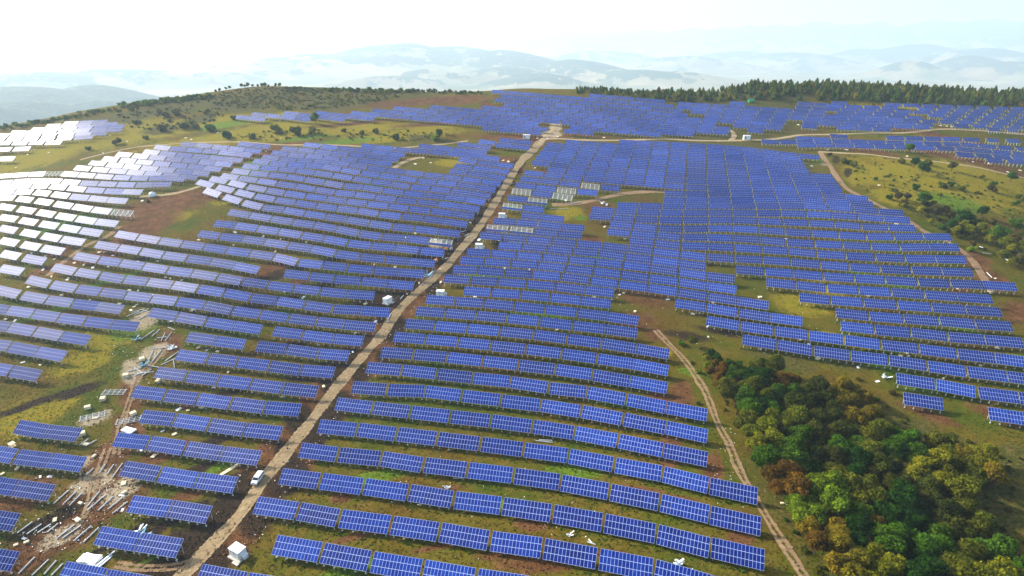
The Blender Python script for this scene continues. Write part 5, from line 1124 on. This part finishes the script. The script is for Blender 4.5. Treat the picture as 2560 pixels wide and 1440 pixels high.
# bushes and single trees, one by one: u, v of the base, radius in photograph pixels, colour, kind
SH = [(2271,384,14,'mid green','t'),(2254,408,12,'olive','s'),(2284,420,14,'dark green','t'),(2304,437,17,'mid green','t'),(2318,412,14,'olive','s'),(2378,428,13,'brown','t'),(2110,410,13,'olive','s'),(2133,418,10,'olive','s'),(2074,390,7,'dark olive','s'),(2189,450,7,'mid green','s'),(2234,453,6,'mid green','s'),(2288,474,12,'dark green','s'),(2238,480,9,'olive','s'),(2358,470,13,'dark olive','s'),(2375,466,10,'dark green','s'),(2399,475,13,'olive','s'),(2456,445,7,'olive','s'),(2476,478,13,'brown','s'),(2483,465,10,'mid green','s'),(2526,455,14,'mid green','t'),(2545,500,13,'olive','s'),
 (2222,499,10,'dark green','s'),(2258,516,16,'brown','s'),(2305,515,19,'mid green','t'),(2301,540,15,'yellow green','t'),(2338,546,19,'grey brown','t'),(2405,570,25,'dark green','t'),(2372,555,16,'brown','t'),(2452,545,17,'dark green','t'),(2446,585,17,'yellow green','t'),(2479,560,14,'brown','s'),(2489,610,26,'mid green','t'),(2533,580,19,'mid green','t'),(2540,600,14,'brown','s'),(2506,625,20,'olive','t'),(2550,640,20,'olive','t'),(2546,665,17,'grey brown','t'),(2352,574,8,'mid green','s'),(2430,630,13,'light green','s'),(2523,630,16,'dark olive','s'),(2385,590,12,'olive','s'),(2425,600,12,'dark olive','s'),(2350,490,8,'olive','s'),(2442,484,7,'olive','s'),(2540,512,10,'mid green','s'),(2330,515,14,'olive','s'),(2275,545,9,'olive','s'),
 (1704,862,12,'mid green','s'),(1730,866,15,'olive','t'),(2145,950,9,'olive','s'),(2230,985,12,'brown','s'),(1745,1010,8,'olive','s'),
 (406,328,15,'brown','s'),(460,322,15,'dark olive','s'),(527,328,17,'mid green','s'),(487,322,13,'olive','s'),(568,345,17,'dark green','s'),(296,360,13,'brown','s'),(222,375,9,'olive','s'),(366,348,9,'olive','s'),(789,309,14,'mid green','t'),(1088,352,15,'light green','s'),(1099,348,13,'dark green','t'),(860,330,9,'olive','s'),(905,336,10,'olive','s'),(740,338,18,'dark olive','s'),(782,334,14,'olive','s'),(632,346,13,'olive','s'),(689,330,16,'olive','s'),(990,348,14,'dark olive','s'),(940,334,12,'olive','s'),(415,292,12,'dark olive','s'),(440,288,12,'dark olive','s'),(400,285,10,'brown','s'),(480,310,10,'olive','s'),(340,310,9,'dark olive','s'),(330,277,9,'olive','s'),(520,285,10,'dark olive','s'),(585,300,10,'olive','s'),(370,505,6,'olive','s'),(1485,545,8,'yellow green','s'),(700,335,10,'olive','s'),(1740,330,5,'olive','s'),(2300,375,4,'olive','s')]
for k in range(46):
    f = rnd.random(); SH.append((2235+f*340+rnd.gauss(0, 26), 505+f*150+rnd.gauss(0, 17), rnd.uniform(8, 19)*(.7+.5*f), rnd.choice(('mid green', 'olive', 'brown', 'dark green', 'yellow green', 'olive', 'grey brown')), rnd.choice('tts')))
SH = [s for s in SH if not (s[0] < 2180+ (s[1]-500)*1.55+ 40 and 500 < s[1] < 700 and s[0] > 2200)]
LANDM = [(1100,345,'the meadow above the left field'),(300,340,'the meadow by the washed out rows'),(520,330,'the upper left meadow'),(760,330,'the meadow below the upper left rows'),(420,288,'the slope of the left hill'),(2290,410,'the meadow under the right band of tables'),(2380,460,'the yellow meadow on the right'),(2420,560,'the thicket at the right edge'),(2260,520,'the bushy slope beside the dense rows'),(1720,860,'the tip of the lower right wood'),(2180,965,'the grass above the wood'),(1740,1010,'the two rut track'),(430,500,'the brown slope'),(1480,545,'a yellow gap in the dense rows')]
cnt = {}
for i, (u, v, rp, c, kind) in enumerate(sorted(SH, key=lambda s: -s[1])):
    P = g1(u, v); z = float(project([P])[2][0]); rad = rp*z/FPX; a = PALETTE[c]; j = rnd.uniform(.85, 1.2)*1.15; where = min(LANDM, key=lambda l: (l[0]-u)**2+4*(l[1]-v)**2)[2]
    w = 'tree' if kind == 't' else 'shrub'; key = (c, w, where); n = cnt[key] = cnt.get(key, -1)+1
    tree(P, rad, rad*(1.9 if kind == 't' else 1.25), tuple(x*j for x in a), '%s %s, %s from the front, on %s' % (c, w, nth(n), where), 'bushes and lone trees on the meadows', w, rnd.randrange(7), w)
# trees along the ridge on the left: one each, those against the valley stand tallest
# ------------------------------------------------------------------ woods and brush that read as one mass
def mass(name, items, label, cat):
    """items: (x, y, z, radius, height, colour, cloud)"""
    VV = []; FF = []; TT = []; k = 0
    for (x, y, z, r_, h_, c, cl) in items:
        V, F_, T_ = cl; a = rnd.uniform(0, 6.28); V = np.array(V); T_ = np.array(T_)
        X = (V[:, 0]*math.cos(a)-V[:, 1]*math.sin(a))*r_+x; Y = (V[:, 0]*math.sin(a)+V[:, 1]*math.cos(a))*r_+y; Z = V[:, 2]*h_+z
        VV.append(np.stack([X, Y, Z], -1)); TT.append(T_*np.array(c)); FF += [tuple(i+k for i in f) for f in F_]; k += len(V)
    me = bpy.data.meshes.new(name); me.from_pydata(np.concatenate(VV).tolist(), [], FF); me.materials.append(MAT['leaf']); vcol(me, 'tint', np.concatenate(TT)); me.update()
    o = link(name, me); tag(o, label, cat, None, 'stuff'); return o
FOREST = [(1640,246),(1700,244),(1760,240),(1830,238),(1870,232),(1960,226),(2100,230),(2300,238),(2560,248),(2640,250),(2640,272),(2560,270),(2450,266),(2350,264),(2280,258),(2200,254),(2060,250),(1960,250),(1880,248),(1800,252),(1740,256),(1690,254)]
TINY = [leaf_cloud(700+k, 'shrub') for k in range(2)]
def thin(c, f, s):
    """coarser copy of a leaf cloud for far brush"""
    V, F_, T_ = c; q = [x for x in F_ if len(x) == 4][::f]; V2 = []; F2 = []; T2 = []
    for x in q:
        k = len(V2); cc = sum(V[i] for i in x)/4
        for i in x: V2.append(cc+(V[i]-cc)*s); T2.append(T_[i])
        F2.append((k, k+1, k+2, k+3))
    return V2, F2, T2
BR = [thin(c, 9, 2.6) for c in TINY]
items = []
FC = [(.070, .115, .008), (.11, .135, .010), (.045, .085, .008), (.15, .145, .012), (.13, .085, .012)]
FRONT_ = [(1440,236),(1560,240),(1640,250),(1690,256),(1740,258),(1800,254),(1880,251),(1960,252),(2060,252),(2200,256),(2280,260),(2350,266),(2450,269),(2560,273),(2680,278)]
UF = np.array([rnd.uniform(1440, 2680) for k in range(1700)]); VF = np.interp(UF, [p[0] for p in FRONT_], [p[1] for p in FRONT_])
for u, P in zip(UF, map(Vector, ground_at(UF, VF))):
    az = math.atan2(P.x, P.y); d = math.hypot(P.x, P.y)+rnd.uniform(0, 150)**1.0*(.35 if u < 1720 else 1); x, y = d*math.sin(az), d*math.cos(az)
    h_ = rnd.choice((.6, .8, 1, 1, 1.2))*rnd.uniform(6, 9.5)*(1.0 if u > 1850 else (.75 if u > 1640 else .5)); rd = rnd.random() < .3
    c = rnd.choices(FC, (4, 3, 3, 2, 1))[0]; j = rnd.uniform(.75, 1.3)
    items.append((x, y, float(hgt(x, y))-.3, h_*(.42 if rd else 1.25)*rnd.uniform(.85, 1.2), h_*(.85 if rd else 1), (c[0]*j, c[1]*j, c[2]*j), BR[rnd.randrange(2)] if rd else CONV[rnd.randrange(3)]))
mass('forest', items, 'dark green conifer forest along the far right ridge', 'forest')
RIDGE = [(605,220,9),(613,221,8),(620,219,10),(632,219,7),(645,219,7),(655,219,9),(663,220,11),(672,220,7),(690,219,9),(700,219,10),(575,224,8),(566,226,7),(550,230,8),(540,233,8)]
for k in range(60): RIDGE.append((715+k*8.3+rnd.uniform(-3, 3), 224+k*.18+rnd.uniform(-1.5, 2.5), rnd.uniform(6, 11)))
for k in range(70): f = k/69; RIDGE.append((300+f*225+rnd.uniform(-4, 4), 268-f*27+rnd.uniform(-4, 5), rnd.uniform(7, 11)))
for k in range(46): f = k/45; RIDGE.append((5+f*285+rnd.uniform(-4, 4), 322-f*48+rnd.uniform(-3, 5), rnd.uniform(6, 10)))
for i, (u, v, hp) in enumerate(RIDGE[:14]):
    P = g1(u, v); z = min(float(project([P])[2][0]), 720); hh = hp*z/FPX*1.2; c = rnd.choice(('mid green', 'olive', 'dark green'))
    tree(P, hh*rnd.uniform(.4, .55), hh, PALETTE[c], 'small lone %s tree standing out on the left hill crest, %s from left' % (c, nth(sorted(RIDGE[:14]).index((u, v, hp)))), 'lone trees on the left hill crest', 'tree', rnd.randrange(7))
items = []
for (u, v, hp), P in zip(RIDGE[14:], map(Vector, ground_at([e[0] for e in RIDGE[14:]], [e[1] for e in RIDGE[14:]]))):
    z = min(float(project([P])[2][0]), 720); hh = hp*z/FPX*1.25; c = PALETTE[rnd.choice(('mid green', 'olive', 'dark green', 'mid green'))]; j = rnd.uniform(.8, 1.3)
    items.append((P.x, P.y, P.z, hh*rnd.uniform(.5, .8), hh*.8, tuple(x*j for x in c), BR[rnd.randrange(2)]))
mass('treeline', items, 'line of small green trees along the left hill crest', 'tree line')
def brush(name, poly, n, rr, cols, label):
    it = []; us = [p[0] for p in poly]; vs = [p[1] for p in poly]; t = 0
    q = []
    while len(q) < n and t < 30000:
        t += 1; e = (rnd.uniform(min(us), max(us)), rnd.uniform(min(vs), max(vs)))
        if inside(e, poly): q.append(e)
    for P in map(Vector, ground_at([e[0] for e in q], [e[1] for e in q])):
        r_ = rnd.uniform(*rr); c = PALETTE[rnd.choice(cols)]; j = rnd.uniform(.7, 1.2); it.append((P.x, P.y, P.z-.1, r_, r_*rnd.uniform(.6, 1.1), tuple(x*j for x in c), rnd.choice(BR)))
    mass(name, it, label, 'undergrowth')
brush('undergrowth', [(530,240),(590,222),(700,220),(860,224),(1000,230),(1010,240),(900,262),(820,272),(700,276),(600,270),(540,258)], 620, (.8, 2.1), ('olive', 'ochre', 'olive', 'grey brown', 'orange brown', 'mid green'), 'dark brown brush covering the left hilltop')
brush('undergrowth', [(280,280),(420,258),(540,245),(590,268),(560,300),(470,320),(400,330),(330,320),(300,300)], 150, (.9, 2.2), ('olive', 'dark olive', 'brown', 'dark green'), 'low olive brush on the slope below the left crest')
brush('undergrowth', [(560,335),(700,325),(900,325),(1100,330),(1150,345),(1000,355),(800,350),(620,352)], 130, (.7, 1.8), ('olive', 'dark olive', 'yellow green'), 'low brush on the meadow above the left field')
brush('undergrowth', [(2090,385),(2240,395),(2400,425),(2560,470),(2560,650),(2480,640),(2380,590),(2280,545),(2180,500),(2110,440)], 230, (.6, 1.6), ('olive', 'yellow green', 'dark olive', 'mid green'), 'low scrub over the right hand meadow')
brush('undergrowth', [(1720,900),(1900,900),(2080,950),(2200,1000),(2340,1080),(2500,1110),(2640,1200),(2640,1500),(2080,1500),(1960,1290),(1850,1100),(1780,980)], 420, (.7, 1.7), ('dark olive', 'olive', 'dark green', 'brown'), 'low undergrowth beneath and around the lower right wood')
brush('undergrowth', [(1640,262),(1760,262),(2200,258),(2210,266),(2000,262),(1700,270)], 40, (.7, 1.6), ('olive', 'mid green'), 'low brush at the foot of the conifer forest')

# ------------------------------------------------------------------ grass tufts and clods: nobody could count them
def free_of_roads(X, Y):
    ok = np.ones(len(X), bool)
    for C, w in ROADS:
        for c in C[::2]: ok &= np.hypot(X-c[0], Y-c[1]) > w*.62
    return ok
rg = np.random.default_rng(77)
def quads_mesh(name, P, size, col, flat, label, cat):
    n = len(P); a = rg.uniform(0, 6.283, n); ca, sa = np.cos(a), np.sin(a); V = []; T_ = []
    for k in range(2):
        lean = rg.normal(0, .35, (n, 2))*size[:, None]
        e = np.stack([ca, sa, 0*a], -1)*size[:, None]*.5; up = np.stack([lean[:, 0], lean[:, 1], size*rg.uniform(.5, 1.0, n)*flat], -1)
        b = P-np.array([0, 0, .03]); V.append(np.stack([b-e, b+e, b+up+e*.9, b+up-e*.9], 1)); ca, sa = -sa, ca
    V = np.concatenate(V).reshape(-1, 3); me = bpy.data.meshes.new(name); q = np.arange(len(V)).reshape(-1, 4)
    me.vertices.add(len(V)); me.vertices.foreach_set('co', V.astype(np.float32).ravel()); me.loops.add(q.size); me.loops.foreach_set('vertex_index', q.ravel().astype(np.int32))
    me.polygons.add(len(q)); me.polygons.foreach_set('loop_start', np.arange(0, q.size, 4, dtype=np.int32)); me.polygons.foreach_set('loop_total', np.full(len(q), 4, np.int32)); me.update(calc_edges=True)
    me.materials.append(MAT['leaf']); c = np.repeat(col, 4, 0); vcol(me, 'tint', np.concatenate([c, c])); tag(link(name, me), label, cat, None, 'stuff')
n = 90000
v = 1470-(1470-430)*rg.uniform(0, 1, n)**.85; u = rg.uniform(-60, 2620, n); P = ground_at(u, v); X, Y = P[:, 0], P[:, 1]
soil = np.maximum(SB.val(X, Y), DB.val(X, Y)); keep = free_of_roads(X, Y) & (soil < rg.uniform(.1, .75, n)); P = P[keep]; X, Y = P[:, 0], P[:, 1]
tones = np.array([(.030, .062, .003), (.052, .072, .004), (.085, .075, .007), (.120, .090, .014), (.105, .054, .010), (.17, .125, .04)])
patch = np.sin(X/9+2*np.sin(Y/14))+np.sin(Y/7+1.7*np.sin(X/11))+rg.normal(0, .9, len(X)); idx = np.clip((patch+2.6)*1.15, 0, 5).astype(int)
col = tones[idx]*rg.uniform(.7, 1.3, (len(X), 1))
quads_mesh('grass', P, rg.uniform(.22, .62, len(X)), col*1.25, .4, 'short rough grass tufts covering the ground between the tables', 'grass')
Q = []
for k in NEAR:
    o, M, s = table_frame(k); m_ = 34
    loc = np.stack([rg.uniform(-7, 7, m_)*s, -HALF-rg.uniform(-1.6, 1.6, m_)], -1); e = np.array(M)
    Q.append(np.array(o)[None, :2]+loc@e[:2, :2].T)
Q = np.concatenate(Q); P = np.c_[Q, hgt(Q[:, 0], Q[:, 1])]; soil = np.maximum(SB.val(P[:, 0], P[:, 1]), DB.val(P[:, 0], P[:, 1])); P = P[soil < .45]
quads_mesh('grass', P, rg.uniform(.3, .7, len(P)), np.array([(.050, .115, .004)])*rg.uniform(.6, 1.4, (len(P), 1)), .8, 'greener grass growing along the front edges of the tables', 'grass')
n = 60000
v = 1470-(1470-400)*rg.uniform(0, 1, n); u = rg.uniform(-60, 2620, n); P = ground_at(u, v); sb = SB.val(P[:, 0], P[:, 1]); db = DB.val(P[:, 0], P[:, 1]); soil = np.maximum(sb, db)
keep = soil > rg.uniform(.25, .8, n); P = P[keep]; db = db[keep]; sb = sb[keep]
col = np.where((db > sb)[:, None], (.035, .026, .018), (.13, .060, .025))*rg.uniform(.5, 2.0, (len(P), 1))
quads_mesh('rubble', P, rg.uniform(.18, .6, len(P)), col, .6, 'clods and stones on the bare churned soil', 'rubble')

# ------------------------------------------------------------------ villages on the valley floor
def valley_at(u, v):
    r_ = ray(u, v); t = (CAMH-PLAIN-2)/-r_[2]; return Vector((r_[0]*t, r_[1]*t, PLAIN))
def house_mesh(L, Wd, H, mats):
    m = MB(); m.box((0, 0, H/2), (L, Wd, H), m=0); a = Wd/2+.6; l = L/2+.6
    m.poly([(-l, -a, H), (l, -a, H), (l, 0, H+Wd*.35), (-l, 0, H+Wd*.35)], 1); m.poly([(l, a, H), (-l, a, H), (-l, 0, H+Wd*.35), (l, 0, H+Wd*.35)], 1)
    m.poly([(-L/2, -Wd/2, H), (-L/2, 0, H+Wd*.34), (-L/2, Wd/2, H)], 0); m.poly([(L/2, -Wd/2, H), (L/2, Wd/2, H), (L/2, 0, H+Wd*.34)], 0)
    for x in (-L*.3, 0, L*.3): m.box((x, -Wd/2-.03, H*.5), (1.6, .1, 1.6), m=2)
    return m.mesh('house', mats)
H1 = house_mesh(26, 13, 7, [MAT['render'], MAT['brick'], MAT['glass']]); H2 = house_mesh(34, 15, 9, [MAT['white'], MAT['render'], MAT['glass']])
rnd = random.Random(21)
for i in range(46):
    if i < 30: u, v = rnd.gauss(1535, 55), rnd.gauss(207, 3.0)
    else: u, v = rnd.gauss(2390, 60), rnd.gauss(190, 4)
    o = link('house', H1 if i % 3 else H2); o.location = valley_at(u, v); o.rotation_euler = (0, 0, rnd.uniform(-.4, .4)); red = bool(i % 3)
    tag(o, '%s in the hazy valley village %s' % ('small house with a red roof' if red else 'long white house', 'beyond the hilltop tables' if i < 30 else 'behind the right conifer forest'), 'house', 'houses of the valley villages')
for i, u in enumerate((2243, 2256, 2271, 2287)):
    r = empty('apartment_block', valley_at(u, 192)); m = MB(); m.box((0, 0, 15), (30, 16, 30)); w = m.build('wall', MAT['render'], r)
    m = MB(); m.box((0, 0, 30.6), (31, 17, 1.2)); m.build('roof', MAT['brick'], r)
    m = MB(); [m.box((x, -8.05, 3+z*3), (2, .1, 1.5)) for x in (-12, -6, 0, 6, 12) for z in range(9)]; m.build('window', MAT['glass'], w)
    tag(r, 'tall pale apartment block in the haze, %s from left of four' % nth(i), 'apartment block', 'apartment blocks in the valley')
r = empty('chimney', valley_at(1343, 213)); m = MB(); m.tube([(0, 0, 0), (0, 0, 45)], [3.2, 1.9], 14); m.build('shaft', MAT['white'], r); m = MB(); m.tube([(0, 0, 44), (0, 0, 46.5)], 2.3, 14); m.build('rim', MAT['brick'], r)
tag(r, 'slender pale factory chimney standing in the valley', 'chimney')
